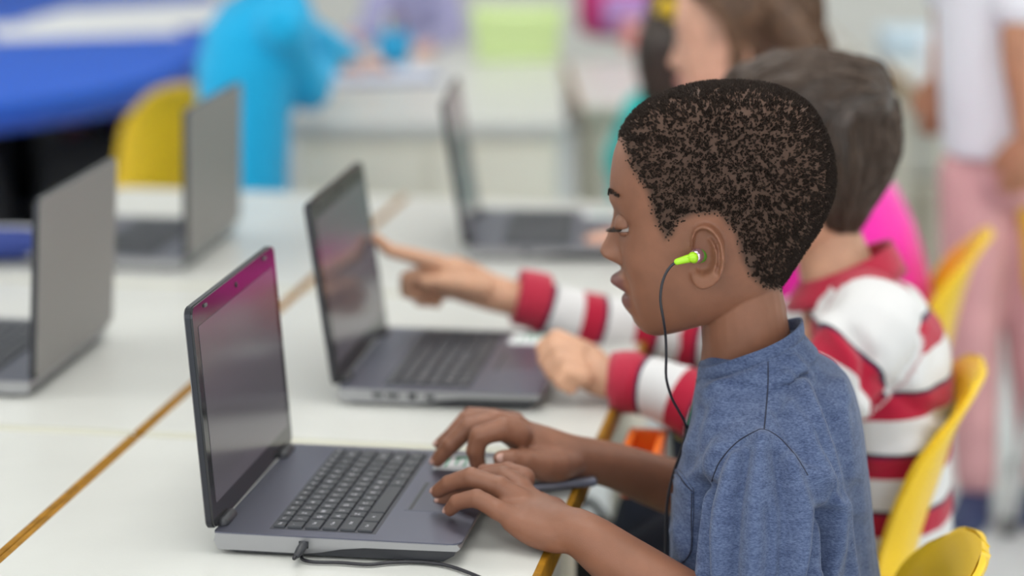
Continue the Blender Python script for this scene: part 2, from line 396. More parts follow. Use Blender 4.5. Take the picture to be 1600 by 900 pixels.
def make_laptop(label):
    t = thing('laptop', label, 'laptop', (0, 0, 0), 0, 'grey school laptops')
    # base: wedge with silver side, dark belly
    top = LT-.0012
    prof = [(.004, .004), (0, .012), (.002, top), (LD-.003, top), (LD, top-.003), (LD-.003, top-.006), (.14, top-.007), (.118, top-.0095), (.10, .006), (.085, .004)]
    mb = MB(); mb.prism(prof, 0, LW, 'y'); o = build('base_side', mb, SILV, t, smooth=False)
    prof = [(.012, .0035), (.098, .0065), (.118, top-.0085), (.14, top-.0065), (LD-.004, top-.0055), (LD-.006, .009), (LD-.016, .003), (.02, .0015)]
    mb = MB(); mb.prism(prof, .002, LW-.002, 'y'); build('belly', mb, DARKP, t, smooth=False)
    for x in (.025, LD-.035):
        for y in (.03, LW-.03):
            mb = MB(); mb.chain([(x, y, .006), (x, y, .0012)], [.006, .006], 10, sub=1, cap=False); build('rubber_foot', mb, RUBBER, t)
    # deck plate with rounded corners
    mb = MB(); R = .011; pl = []
    for cx, cy, a0 in ((LD-R, LW-R, 0), (.004, LW-.004, 90), (.004, .004, 180), (LD-R, R, 270)):
        rr = R if cx > .1 else .004
        for k in range(6):
            a = math.radians(a0+k*18); pl.append((cx+rr*math.cos(a), cy+rr*math.sin(a)))
    mb.prism(pl, top-.0008, LT, 'z'); deck = build('deck', mb, DECK, t, smooth=False)
    kx0, ky0, KP = .050, .018, .251/15
    mb = MB(); mb.box((kx0+.0475, LW/2, LT-.0001), (.099, .256, .0006), bev=.0002, seg=1); build('key_well', mb, WELL, t, smooth=False)
    x = kx0; leg = MB()
    for ri, row in enumerate(KROWS):
        h = .0128 if ri == 0 else .0164; y = ky0
        for s, wd in row:
            ww = wd*KP; key = (ri == 0, round(wd, 3))
            if key not in KMESH:
                bm = bmesh.new(); bmesh.ops.create_cube(bm, size=1)
                for v in bm.verts:
                    tp = .0012 if v.co.z > 0 else 0
                    v.co = V((v.co.x*(h-.0022-tp), v.co.y*(ww-.0022-tp), v.co.z*.0022))
                bmesh.ops.bevel(bm, geom=[e for e in bm.edges], offset=.0004, segments=1, affect='EDGES')
                me = bpy.data.meshes.new('key'); bm.to_mesh(me); bm.free(); me.materials.append(KEY); KMESH[key] = me
            o = obj('key', KMESH[key], None, t); o.location = (x+h/2, y+ww/2, LT+.0013)
            if s:
                gs = .0066 if len(s) == 1 else .0040
                vs, fs = glyph(s, gs); cx, cy = x+h/2-.0005, y+ww/2 - (0 if len(s) > 1 else .0015)
                leg.add([(cx-v.y, cy+v.x, LT+.00248) for v in vs], fs)
            y += ww
        x += h
    build('key_legends', leg, LEG, t, smooth=False, fix=False)
    mb = MB(); mb.box((.187, LW/2-.01, LT), (.058, .09, .0008), bev=.0003, seg=1); build('touchpad', mb, mat('touchpad', (.112, .113, .150), .3, metal=.7), t, smooth=False)
    mb = MB(); mb.box((.1635, LW/2-.01, LT+.0003), (.0035, .085, .0006)); build('touchpad_strip', mb, DARKP, t, smooth=False)
    # label stuck on the palm rest
    mb = MB(); mb.box((.190, LW-.040, LT+.0002), (.062, .050, .0004)); st = build('sticker', mb, PAPER, t, smooth=False)
    st['label'] = 'white printed sticker on the palm rest'
    mb = MB(); GRN = mat('sticker_green_print', (.12, .38, .24), .7)
    for i in range(5): mb.box((.170+i*.009, LW-.040+(.004 if i % 2 else -.003), LT+.0005), (.0022, .030-.004*(i % 3), .0003))
    mb.box((.190, LW-.024, LT+.0005), (.03, .008, .0003)); build('print', mb, GRN, st, smooth=False)
    mb = MB(); mb.box((.084, -.0004, .0125), (.009, .0016, .007), bev=.0006); build('power_socket', mb, DARKP, t, smooth=False)
    for y in (.035, LW-.035):
        mb = MB(); mb.chain([(.003, y-.014, LT+.001), (.003, y+.014, LT+.001)], [.0055, .0055], 12, sub=1); build('hinge', mb, DARKP, t)
    return t
def add_lid(t, la):
    R = Matrix.Rotation(-la, 4, 'Y'); off = Matrix.Translation((.001, 0, LT-.001)) @ R
    def lb(name, mb, m, parent=t, smooth=False):
        mb.v = [tuple(off @ V(p)) for p in mb.v]; return build(name, mb, m, parent, smooth=smooth)
    def rrect(y0, y1, z0, z1, r):
        pl = []
        for cy, cz, a0 in ((y1-r, z1-r, 0), (y0+r, z1-r, 90), (y0+r, z0+r, 180), (y1-r, z0+r, 270)):
            for k in range(5):
                a = math.radians(a0+k*22.5); pl.append((cy+r*math.cos(a), cz+r*math.sin(a)))
        return pl
    def plate(pl, x0, x1, m_in=0):
        mb = MB(); n = len(pl); cy = sum(p[0] for p in pl)/n; cz = sum(p[1] for p in pl)/n
        r0 = [(x0, p[0], p[1]) for p in pl]; r1 = [(x1, p[0], p[1]) for p in pl]
        mb.add(r0+r1, [tuple(range(n)), tuple(range(n, 2*n))[::-1]]+[(i, (i+1) % n, n+(i+1) % n, n+i) for i in range(n)]); return mb
    lb('lid_shell', plate(rrect(0, LW, .002, LH, .009), -.0072, -.0022), mat('lid_edge_dark', (.03, .031, .038), .25, metal=.5))
    lb('lid_back', plate(rrect(.0012, LW-.0012, .0032, LH-.0012, .008), -.0084, -.0072), LIDB)
    bz = plate(rrect(.0006, LW-.0006, .003, LH-.0006, .009), -.0022, 0)
    bo = lb('screen_bezel', bz, BEZ)
    # raised rim round the screen and the display itself
    mb = plate(rrect(.014, LW-.014, .024, LH-.020, .002), -.0004, .0004); lb('screen', mb, SCREEN, bo)
    mb = MB(); mb.ball((.0002, LW/2, LH-.010), (.0012, .0028, .0028), 10, 6); lb('webcam', mb, mat('webcam_glass', (.005, .005, .008), .1), bo, smooth=True)
    for y in (.04, LW-.04):
        mb = MB(); mb.box((.0008, y, LH-.006), (.0015, .008, .003), bev=.0005); lb('rubber_bumper', mb, RUBBER, bo)
laps = [((-.2712, 2.0943), -.1616, .0747, 'open laptop nearest the viewer, typed on by the boy in the blue shirt'),
        ((-.1938, 2.601), -.1414, .1398, 'open laptop whose screen is touched by a pointing finger'),
        ((-.063, 3.371), -.0509, .1546, 'farthest open laptop seen from its screen side, beyond the pointing hand'),
        ((-.5013, 2.912), 2.9991, .0669, 'big grey laptop lid seen from behind, nearest the left edge'),
        ((-.415, 3.574), 2.9932, .0288, 'grey laptop lid seen from behind, in front of the cyan hoodie')]
def screen_point(k, a, b):
    (x, y), yaw, la, _ = laps[k]
    return Matrix.Translation((x, y, .5795)) @ Matrix.Rotation(yaw, 4, 'Z') @ Matrix.Translation((.001, 0, LT-.001)) @ Matrix.Rotation(-la, 4, 'Y') @ V((.0006, b, a))
lap0 = make_laptop(laps[0][3]); made = []
for i, ((x, y), yaw, la, lb_) in enumerate(laps):
    if i == 0: lap0.location = (x, y, .5795); lap0.rotation_euler = (0, 0, yaw); made.append(lap0)
    else: made.append(dup(lap0, (x, y, .5795), yaw, lb_))
for t, l in zip(made, laps): add_lid(t, l[2])
for ux, wd in ((.045, .012), (.062, .013), (.104, .010)):
    mb = MB(); mb.box((ux, -.0003, .0125), (wd, .0012, .005)); build('port', mb, DARKP, made[1], smooth=False)

# ------------------------------------------------------------------ people: heads
HF = [(131, 1140, 1150), (134, 1098, 1195), (140, 1066, 1217), (148, 1040, 1238), (160, 1012, 1256), (175, 991, 1270), (192, 977, 1280), (215, 964, 1291), (240, 955, 1299),
      (268, 951, 1303), (285, 950, 1303), (304, 950, 1300), (325, 955, 1292), (340, 958, 1286), (355, 961, 1279), (378, 966, 1264), (400, 970, 1250), (427, 974, 1234), (447, 979, 1222),
      (465, 982, 1200), (480, 986, 1170), (495, 990, 1140), (508, 993, 1105), (516, 998, 1080), (523, 1005, 1060), (529, 1020, 1040)]
HWD = [(131, 5), (134, 45), (140, 66), (148, 82), (160, 96), (175, 107), (192, 114), (215, 120), (240, 123), (268, 123), (285, 121), (304, 117), (325, 113), (340, 110), (355, 108), (378, 105),
       (400, 101), (427, 95), (447, 90), (465, 83), (480, 76), (495, 66), (508, 55), (516, 45), (523, 33), (529, 14)]
HXM = [(131, 1145), (200, 1150), (280, 1145), (340, 1122), (400, 1105), (447, 1090), (480, 1075), (508, 1050), (524, 1028)]
NOSE = [(328, 0), (340, 4), (352, 9), (365, 16), (378, 24), (388, 32), (397, 37), (404, 36), (410, 30), (415, 17), (419, 6), (428, 0)]
NSIG = [(330, 10), (365, 12), (385, 14), (398, 18), (412, 18), (428, 14)]
LIPS = [(420, 0), (426, 4), (431, 10), (436, 21), (441, 27), (446, 28), (451, 23), (455, 14), (459, 9), (463, 8), (467, 11), (471, 14), (476, 15.5), (481, 15), (486, 12.5), (491, 9.5), (497, 4), (505, 1), (512, 0)]
K = 1/1723.; KZ = K*1.025
def head_grid(nz=150, na=140, hair=None):
    """head surface on horizontal slices; returns local px coords (p forward-plane px, q py, l lateral px) shape (nz,na,3)"""
    t = np.linspace(0, 1, nz); q = 131+(529-131)*(.5-.5*np.cos(np.pi*np.clip(t, 0, 1)))
    xf = interp(q, [(a, b) for a, b, c in HF]); xb = interp(q, [(a, c) for a, b, c in HF]); wd = interp(q, HWD); xm = interp(q, HXM)
    for arr in (xf, xb, wd):
        arr[2:-2] = np.convolve(arr, np.ones(5)/5, 'same')[2:-2]
    xm = np.clip(xm, xf+.25*(xb-xf), xb-.25*(xb-xf))
    a = np.linspace(0, 2*np.pi, na, endpoint=False); c = np.cos(a)[None]; s = np.sin(a)[None]
    fr = c > 0; n = np.where(fr, 2.45, 2.1)
    cc = np.sign(c)*np.abs(c)**(2/n); ss = np.sign(s)*np.abs(s)**(2/n)
    p = np.where(fr, xm[:, None]-(xm-xf)[:, None]*cc, xm[:, None]-(xb-xm)[:, None]*cc); l = wd[:, None]*ss
    Q = np.repeat(q[:, None], na, 1); al = np.abs(l); fd = np.zeros_like(p)
    fd += interp(Q.ravel(), NOSE).reshape(Q.shape)*np.exp(-(al/interp(Q.ravel(), NSIG).reshape(Q.shape))**2.4)
    fd += 14*np.exp(-((al-19)/7.5)**2-((Q-405)/8)**2)
    fd -= 5*np.exp(-((al-31)/5)**2-((Q-404)/9)**2)
    lw = np.clip(1-(al/44)**2, 0, 1)**.75
    fd += interp(Q.ravel(), LIPS).reshape(Q.shape)*lw
    fd -= 9*np.exp(-((Q-462)/3.0)**2)*np.clip(1-(al/40)**4, 0, 1)*np.clip(al/12, .35, 1)
    fd -= 13*np.exp(-((al-47)/23)**2-((Q-347)/15)**2)
    fd += 4*np.exp(-((al-42)/28)**2-((Q-310)/9)**2)
    fd += 6*np.exp(-((al-64)/24)**2-((Q-405)/28)**2)
    fd += 3*np.exp(-(l/25)**2-((Q-508)/10)**2)
    p = p-fd*np.clip(c*3, 0, 1)
    return np.stack([p, Q, l], -1)
EARO = [(1076, 352), (1085, 346), (1097, 344), (1110, 350), (1121, 364), (1126, 385), (1127, 405), (1123, 422), (1113, 437), (1100, 446), (1088, 448), (1078, 441), (1073, 428), (1073, 412), (1075, 395), (1075, 372)]
def ear_grid(nr=22, na=64):
    c = np.array([1098., 398.]); o = np.array(EARO, float)-c
    th = np.arctan2(o[:, 1], o[:, 0]); rr = np.hypot(o[:, 0], o[:, 1]); i = np.argsort(th); th = th[i]; rr = rr[i]
    a = np.linspace(-np.pi, np.pi, na, endpoint=False)
    R = np.interp(a, np.r_[th-2*np.pi, th, th+2*np.pi], np.r_[rr, rr, rr])
    for _ in range(2): R = (np.roll(R, 1)+R*2+np.roll(R, -1))/4
    ur = np.linspace(0, 1, nr)
    A, Rr = np.meshgrid(a, ur); X = c[0]+Rr*R[None]*np.cos(A); Y = c[1]+Rr*R[None]*np.sin(A)
    # height: helix rim, scapha groove, antihelix, concha bowl; lobe plain; tragus in front
    g = lambda m, s_: np.exp(-((Rr-m)/s_)**2)
    back = smooth01((np.cos(A)+.62)/.5); lobe = smooth01((np.sin(A)-.62)/.25)*smooth01((Rr-.45)/.2)
    top = smooth01((-np.sin(A)-.2)/.5)
    rim = np.maximum(back, top)
    h = 4+19*g(.90, .12)*rim*(1-lobe)-9*g(.71, .08)*rim*(1-lobe)+10*g(.56, .10)*back*(1-lobe)
    con = np.exp(-(((X-1090)/14)**2+((Y-400)/19)**2)*1.1); h -= 26*con
    h -= 13*np.exp(-(((X-1094)/9)**2+((Y-368)/13)**2))
    h += 19*np.exp(-(((X-1079)/6)**2+((Y-398)/10)**2))+13*lobe
    h *= np.where(Rr > .98, .55, 1)
    h += .42*(X-1078)
    return X, Y, h
class Head:
    def __init__(s, origin, psi, scale=1., tilt=0., roll=0.):
        f = V((-math.cos(psi), math.sin(psi), 0)); l = V((-math.sin(psi), -math.cos(psi), 0)); u = V((0, 0, 1))
        R = Matrix((f, l, u)).transposed()
        R = R @ Matrix.Rotation(tilt, 3, 'Y') @ Matrix.Rotation(roll, 3, 'X')
        s.R = np.array(R); s.o = np.array(origin); s.s = scale; s.psi = psi
    def w(s, a):
        a = np.asarray(a, float); loc = np.stack([(1120-a[..., 0])*K, a[..., 2]*K, (330-a[..., 1])*KZ], -1)*s.s
        return loc @ s.R.T + s.o
    def inv(s, wv):
        loc = (np.asarray(wv)-s.o) @ s.R/s.s
        return np.stack([1120-loc[:, 0]/K, 330-loc[:, 2]/KZ, loc[:, 1]/K], -1)
    def dirw(s, f, l, u): return V(s.R @ np.array([f, l, u], float))
    def side_shift(s, p, q, l):     # a photo pixel on the near side (lateral l) -> local p,q
        return p+l*.16, q-l*.175
    def add_to(s, mb, grid=None):
        g = s.w(head_grid() if grid is None else grid); mb.ring_loft([[V(x) for x in r] for r in g])
        X, Y, h = ear_grid()
        for sg in (1, -1):
            L0 = 97.
            pl, ql = X+L0*.16, Y-L0*.175
            front = s.w(np.stack([pl, ql, sg*(L0+h)], -1))
            cx, cy = 1098+L0*.16, 398-L0*.175
            bk = [s.w(np.stack([cx+(pl[-1]-cx)*f-(2 if f < .9 else 0), cy+(ql[-1]-cy)*f, sg*(L0+.42*(X[-1]-1078)*g-d)], -1)) for f, g, d in ((.97, 1, 5), (.80, .6, 9), (.6, 0, 26))]
            rings = [[V(x) for x in r] for r in front[1:]]+[[V(x) for x in r] for r in bk]
            mb.ring_loft(rings)
HAIRP = [(955, 215), (961, 222), (976, 268), (999, 303), (1012, 345), (1030, 378), (1044, 372), (1053, 350), (1078, 338), (1112, 336), (1136, 362), (1150, 405), (1166, 432), (1188, 448), (1245, 456), (1345, 456), (1345, 40), (900, 40), (930, 200)]
def hair_mask(loc, poly=HAIRP, soft=14):
    al = np.abs(loc[..., 2]); p = loc[..., 0]-al*.16; q = loc[..., 1]+al*.175
    d = seg_dist(p, q, poly, True); return np.where(inside(poly, p, q), 1, -1)*d/soft
def face_parts(head, root, lidm, iris=(.03, .015, .008), lash=True, browm=None):
    """eyes, lids, lashes, brows as children"""
    EW = mat('eye_white', (.34, .29, .27), .2, spec=.5); IR = mat('iris_dark', iris, .1)
    sc = head.s
    for sg in (1, -1):
        cl = 46*sg; ce = head.w(np.array([984., 346, cl])); r = 20*K*sc
        mb = MB(); mb.ball(ce, r, 24, 16); e = build('eye', mb, EW, root, True)
        d = head.dirw(.93, 0, -.36).normalized(); mb = MB(); mb.ball(V(ce)+d*r*.50, r*.64, 20, 12); build('iris', mb, IR, e, True)
        rot = head.R
        rings = []
        for i in range(9):        # upper lid: cap of a slightly larger sphere, edge low (looking down)
            el = math.radians(88-i*(88+15)/8); rg = []
            for j in range(25):
                az = math.radians(-95+190*j/24); bow = math.radians(13)*(1-(az/1.66)**2)*(i/8.)
                ee = el-bow*.4+math.radians(10)*(i/8.)*(abs(az)/1.66)**2
                loc = np.array([math.cos(ee)*math.cos(az), math.cos(ee)*math.sin(az), math.sin(ee)])*1.13
                rg.append(V(np.array(ce)+rot @ loc*r))
            rings.append(rg)
        mb = MB(); n = 25; vs = [p for rg in rings for p in rg]; fs = [(i*n+j, i*n+j+1, (i+1)*n+j+1, (i+1)*n+j) for i in range(8) for j in range(n-1)]; mb.add(vs, fs)
        lo = build('eyelid', mb, lidm, root, True); sm = lo.modifiers.new('thick', 'SOLIDIFY'); sm.thickness = .0011; sm.offset = -1
        rings2 = []
        for i in range(6):
            el = math.radians(-80+i*(80-34)/5); rg = []
            for j in range(25):
                az = math.radians(-95+190*j/24); ee = el+math.radians(8)*(i/5.)*(abs(az)/1.66)**2
                rg.append(V(np.array(ce)+rot @ (np.array([math.cos(ee)*math.cos(az), math.cos(ee)*math.sin(az), math.sin(ee)])*1.09)*r))
            rings2.append(rg)
        mb = MB(); vs = [p for rg in rings2 for p in rg]; fs = [(i*n+j, i*n+j+1, (i+1)*n+j+1, (i+1)*n+j) for i in range(5) for j in range(n-1)]; mb.add(vs, fs)
        l2 = build('lower_lid', mb, lidm, root, True); sm = l2.modifiers.new('thick', 'SOLIDIFY'); sm.thickness = .0011; sm.offset = -1
        if lash:
            pts = []
            for j in range(46):
                f = 3+18*j/45.; i0 = min(int(f), 23); p0 = rings[8][i0].lerp(rings[8][i0+1], f-i0); o = (p0-V(ce)).normalized()
                ln = (.0062+.0015*random.random())*sc; sd = head.dirw(0, (f-12)/12*.35, 0)
                pts.append([p0, p0+(o*.6+head.dirw(.25, 0, -.25)+sd)*ln*.5, p0+(o*.8+head.dirw(.45, 0, .02)+sd*1.3)*ln])
            me = tubes_np(np.array([[list(x) for x in s_] for s_ in pts]), np.array([.00028, .00022, .0001])); obj('eyelashes', me, browm, root, True)
    return
def brow(head, root, m, bv):
    for sg in (1, -1):
        pts = []
        for j in range(110):
            t = random.random(); l = (20+50*t)*sg; q = 303-9*math.sin(t*2.4)+(random.random()-.5)*9*(1-.5*t)
            p0 = V(head.w(np.array([880., q, l]))); h = bv.ray_cast(p0, head.dirw(-1, 0, 0))
            if h[0] is None: continue
            dr = head.dirw(.0, sg*.9, .35 if t < .5 else -.1); a = h[0]+h[1]*.0003
            ln = .006*head.s; pts.append([a, a+dr*ln*.5+h[1]*.0008, a+dr*ln+h[1]*.0004])
        if pts: obj('eyebrow', tubes_np(np.array([[list(x) for x in s_] for s_ in pts]), np.array([.00035, .0003, .0001])), m, root, True)

# ------------------------------------------------------------------ the boy in the blue shirt
SK = skin_mat('brown_skin', (.220, .092, .052), (.15, .056, .046), (.092, .056, .042))
SKN = mat('fingernail', (.46, .27, .22), .3, spec=.5)
HAIR1 = mat('black_curls', (.034, .023, .018), .6, spec=.18, var=(220, .35))
boy = thing('person', 'boy in a blue heather T-shirt with green earphones, typing on the nearest laptop', 'person', (.30, 2.2, 0))
hd = Head(P(1120, 330, 2.19), .16)
mb = MB(); hd.add_to(mb)
# neck, shoulders and trunk under the shirt
mb.chain([P(1150, 410, 2.19), P(1160, 470, 2.19), P(1166, 530, 2.195), P(1176, 590, 2.20), P(1190, 640, 2.2)], [(.040, .036), (.041, .0385), (.043, .0415), (.050, .052), (.07, .06)], 24, side=(0, 1, 0))
mb.chain([P(1190, 640, 2.2), P(1200, 740, 2.2), P(1215, 900, 2.2), P(1230, 1050, 2.2)], [(.10, .05), (.115, .065), (.11, .06), (.11, .07)], 20, side=(0, 1, 0))
NSH = P(1194, 760, 2.080); NEL = P(1150, 1010, 2.03); NWR = P(908, 834, 2.088)
FSH = P(1180, 690, 2.325); FEL = P(1140, 785, 2.40); FWR = P(868, 707, 2.295)
mb.chain([P(1200, 720, 2.15), NSH, NSH.lerp(NEL, .5), NEL], [.036, .032, .033, .033], 18)
mb.chain([NEL, NEL.lerp(NWR, .35), NEL.lerp(NWR, .75), NWR, P(872, 824, 2.105), P(834, 802, 2.125), P(806, 784, 2.138)], [.034, .034, .027, (.0225, .0215), (.0285, .0195), (.0325, .0150), (.029, .0110)], 22, side=tuple(P(806, 742, 2.175)-P(800, 822, 2.10)))
mb.chain([P(1200, 680, 2.26), FSH, FSH.lerp(FEL, .5), FEL], [.036, .033, .035, .033], 18)
mb.chain([FEL, P(1040, 757, 2.37), P(960, 728, 2.335), P(890, 712, 2.305), P(848, 697, 2.297), P(822, 685, 2.298), P(797, 675, 2.300)], [.033, .0285, .0235, (.0230, .0215), (.0260, .0205), (.0285, .0175), (.027, .0130)], 22, side=tuple(P(775, 655, 2.335)-P(805, 690, 2.265)))
def J(*a): return P(*a)
# near (left) hand, palm sections from wrist to knuckles
mb.chain([J(900, 836, 2.088), J(870, 838, 2.090), J(835, 830, 2.098), J(800, 815, 2.108)], [.014, .0165, .0155, .0105], 14)
near_fingers = [  # little, ring, middle, index
    ([(815, 815, 2.108), (778, 797, 2.112), (745, 780, 2.118), (716, 785, 2.126), (703, 797, 2.132)], [.0105, .0090, .0082, .0072, .0060]),
    ([(815, 783, 2.133), (778, 762, 2.138), (737, 748, 2.145), (704, 756, 2.155), (684, 768, 2.163)], [.0115, .0098, .0092, .0080, .0066]),
    ([(815, 765, 2.155), (785, 748, 2.165), (745, 752, 2.175), (712, 772, 2.180), (692, 783, 2.183)], [.0115, .0100, .0092, .0080, .0068]),
    ([(818, 748, 2.175), (792, 740, 2.190), (760, 742, 2.205), (735, 757, 2.215), (722, 768, 2.218)], [.0115, .0098, .0090, .0078, .0066]),
    ([(865, 800, 2.150), (830, 790, 2.190), (795, 785, 2.215), (770, 788, 2.225)], [.0140, .0120, .0098, .0080])]
def finger(mb, pts, r, k=1.08):
    q = [P(*p) for p in pts]; r = [x*k for x in r]; mb.chain(q, r, 14, sub=3)
    for i in range(1, len(q)-1): mb.ball(q[i]+(q[i]*2-q[i-1]-q[i+1]).normalized()*r[i]*.16, r[i]*1.03, 14, 8)
for pts, r in near_fingers: finger(mb, pts, r)
# far (right) hand
mb.chain([J(900, 722, 2.295), J(872, 727, 2.275), J(845, 727, 2.265), J(815, 721, 2.256)], [.013, .0175, .0165, .0125], 14)
far_fingers = [
    ([(812, 678, 2.270), (785, 672, 2.262), (752, 682, 2.258), (744, 705, 2.258), (748, 732, 2.262)], [.0125, .0108, .0098, .0086, .0070]),      # index, bent down
    ([(808, 668, 2.298), (772, 662, 2.294), (733, 670, 2.288), (705, 695, 2.286), (684, 719, 2.288)], [.0125, .0108, .0098, .0086, .0070]),      # middle
    ([(805, 662, 2.325), (768, 656, 2.330), (730, 658, 2.328), (706, 680, 2.322), (688, 694, 2.320)], [.0115, .0100, .0090, .0078, .0064]),      # ring
    ([(802, 660, 2.345), (765, 653, 2.355), (735, 651, 2.356), (712, 672, 2.352), (698, 686, 2.350)], [.0105, .0090, .0082, .0072, .0060]),      # little
    ([(848, 727, 2.262), (822, 722, 2.250), (800, 719, 2.242), (784, 717, 2.238)], [.0150, .0118, .0102, .0082])]                                # thumb
for pts, r in far_fingers: finger(mb, pts, r)
def relax(me, sel, n):
    bm = bmesh.new(); bm.from_mesh(me); bm.verts.ensure_lookup_table(); vs = [bm.verts[i] for i in np.nonzero(sel)[0]]
    for _ in range(n): bmesh.ops.smooth_vert(bm, verts=vs, factor=.5, use_axis_x=True, use_axis_y=True, use_axis_z=True)
    bm.to_mesh(me); bm.free()
body = fuse(mb, .00165, 2, 'body')
pxb = to_px(get_co(body)); relax(body, (pxb[:, 1] > 535) | (pxb[:, 0] < 935), 5); relax(body, ((pxb[:, 0] > 815) & (pxb[:, 1] > 535)) , 18)
co = get_co(body); loc = hd.inv(co)
al = np.abs(loc[:, 2]); nearhead = (loc[:, 1] < 530) & (loc[:, 0] > 920) & (loc[:, 0] < 1330) & (al < 140)
lipm = nearhead*(loc[:, 0] < 1000)*smooth01((44-al)/8)*np.maximum(smooth01((loc[:, 1]-428-al*.12)/4)*smooth01((458-loc[:, 1])/3), smooth01((loc[:, 1]-462)/3)*smooth01((492-al*.25-loc[:, 1])/5))
set_attr(body, 'lip', lipm)
set_attr(body, 'scalp', nearhead*smooth01(hair_mask(loc, soft=16)+.3))
bo = obj('body', body, SK, boy, True)
bbv = bvh_of(body)
face_parts(hd, boy, SK, browm=HAIR1); brow(hd, boy, HAIR1, bbv)
# nails
def nail(mbx, joints, r, up):
    a, b = J(*joints[-2]), J(*joints[-1]); d = (b-a).normalized(); u = V(up); u = (u-d*u.dot(d)).normalized(); s_ = d.cross(u)
    R = Matrix((d, s_, u)).transposed(); mbx.ball(b+d*r*.35+u*r*.66, (r*.72, r*.62, r*.30), 12, 8, R)
for fs, sel in ((near_fingers, ((0, (-.35, -.5, .8)), (1, (-.4, -.3, .8)), (2, (-.6, -.2, .5)), (3, (-.5, 0, .8)))), (far_fingers, ((0, (-.8, 0, .3)), (1, (-.6, -.45, .6)), (2, (-.6, -.2, .8)), (3, (-.6, 0, .8)), (4, (-.1, -.9, .4))))):
    for i, up in sel:
        m2 = MB(); nail(m2, fs[i][0], fs[i][1][-1], up); build('fingernail', m2, SKN, boy, True)
# cropped curls: small clumps of short strands rooted on the scalp
def scalp_hair(head, me, n_cl, per, length, rad, soft=16):
    co = get_co(me); me.calc_loop_triangles(); tri = np.empty(len(me.loop_triangles)*3, np.int32); me.loop_triangles.foreach_get('vertices', tri); tri = tri.reshape(-1, 3)
    loc = head.inv(co); mk = hair_mask(loc, soft=soft); ok = (loc[:, 1] < 470) & (loc[:, 0] > 920) & (loc[:, 0] < 1340) & (np.abs(loc[:, 2]) < 150)
    # keep strands off the ears
    ear = (((loc[:, 0]-1113)/40)**2+((loc[:, 1]-381)/60)**2 < 1) & (np.abs(loc[:, 2]) > 101)
    mk = np.where(ok & ~ear, mk, -9); tm = mk[tri].min(1); tri = tri[tm > -.15]; tm = tm[tm > -.15]
    a, b, c = co[tri[:, 0]], co[tri[:, 1]], co[tri[:, 2]]; cr = np.cross(b-a, c-a); ar = np.linalg.norm(cr, axis=1); nn = cr/(ar[:, None]+1e-12)
    pr = ar*np.clip(tm+.25, .02, 1)**1.2; pr /= pr.sum(); ix = rng.choice(len(tri), n_cl, p=pr)
    u, v_ = rng.random(n_cl), rng.random(n_cl); fl = u+v_ > 1; u[fl] = 1-u[fl]; v_[fl] = 1-v_[fl]
    base = a[ix]+(b-a)[ix]*u[:, None]+(c-a)[ix]*v_[:, None]; nr = nn[ix]; fade = np.clip(tm[ix]+.3, .25, 1)
    nz = np.array([noise.noise(V(b_*170))+.6*noise.noise(V(b_*330)) for b_ in base]); keep = rng.random(n_cl) < np.clip(.72+1.4*nz, .15, 1); base = base[keep]; nr = nr[keep]; fade = fade[keep]; n_cl = len(base)
    t1 = np.cross(nr, rng.normal(size=(n_cl, 3))); t1 /= np.linalg.norm(t1, axis=1, keepdims=True); t2 = np.cross(nr, t1)
    th = rng.random((n_cl, per))*2*np.pi; S = 3; pts = np.zeros((n_cl, per, S, 3))
    cr0 = .0007+.0007*rng.random((n_cl, 1)); hl = (length*fade*(.75+.5*rng.random(n_cl)))[:, None]
    for k in range(S):
        f = k/(S-1); rr = cr0*(1-.72*f); an = th+f*3.6
        pts[:, :, k] = base[:, None]+(t1[:, None]*np.cos(an)[..., None]+t2[:, None]*np.sin(an)[..., None])*rr[..., None]+nr[:, None]*(hl*f*(1-.25*f)-.0003)[..., None]
    return tubes_np(pts.reshape(-1, S, 3), np.array([1, .95, .4])*rad)
hm = obj('hair', scalp_hair(hd, body, 33000, 4, .0044, .00029), HAIR1, boy, True); hm['kind'] = 'stuff'; hm['label'] = 'short cropped black curly hair'

# T-shirt -----------------------------------------------------------------
def torso_rings(mb, rows, yaw=-.16, n=48, e=2.35):
    """rows: (py, front px, back px, half width m, centre Y)"""
    rings = []
    ax = V((math.cos(yaw), math.sin(yaw), 0)); ay = V((-math.sin(yaw), math.cos(yaw), 0))
    for py, xf, xb, hw, yc in rows:
        a, b = P(xf, py, yc), P(xb, py, yc); c = (a+b)/2; hd_ = (b-a).length/2; rg = []
        for j in range(n):
            t = 2*math.pi*j/n; cs, sn = math.cos(t), math.sin(t)
            rg.append(c+ax*(hd_*math.copysign(abs(cs)**(2/e), cs))+ay*(hw*math.copysign(abs(sn)**(2/e), sn)))
        rings.append(rg)
    mb.ring_loft(rings)
mb = MB()
rows = [(545, 1108, 1262, .050, 2.195), (562, 1096, 1285, .062, 2.2), (578, 1092, 1310, .080, 2.2), (597, 1089, 1327, .103, 2.2), (620, 1084, 1336, .122, 2.2), (650, 1078, 1343, .136, 2.2), (690, 1069, 1349, .146, 2.2),
        (740, 1056, 1354, .148, 2.2), (800, 1049, 1361, .143, 2.2), (860, 1047, 1369, .138, 2.2), (920, 1046, 1379, .136, 2.2), (1000, 1046, 1388, .136, 2.2), (1090, 1044, 1394, .140, 2.2)]
torso_rings(mb, rows)
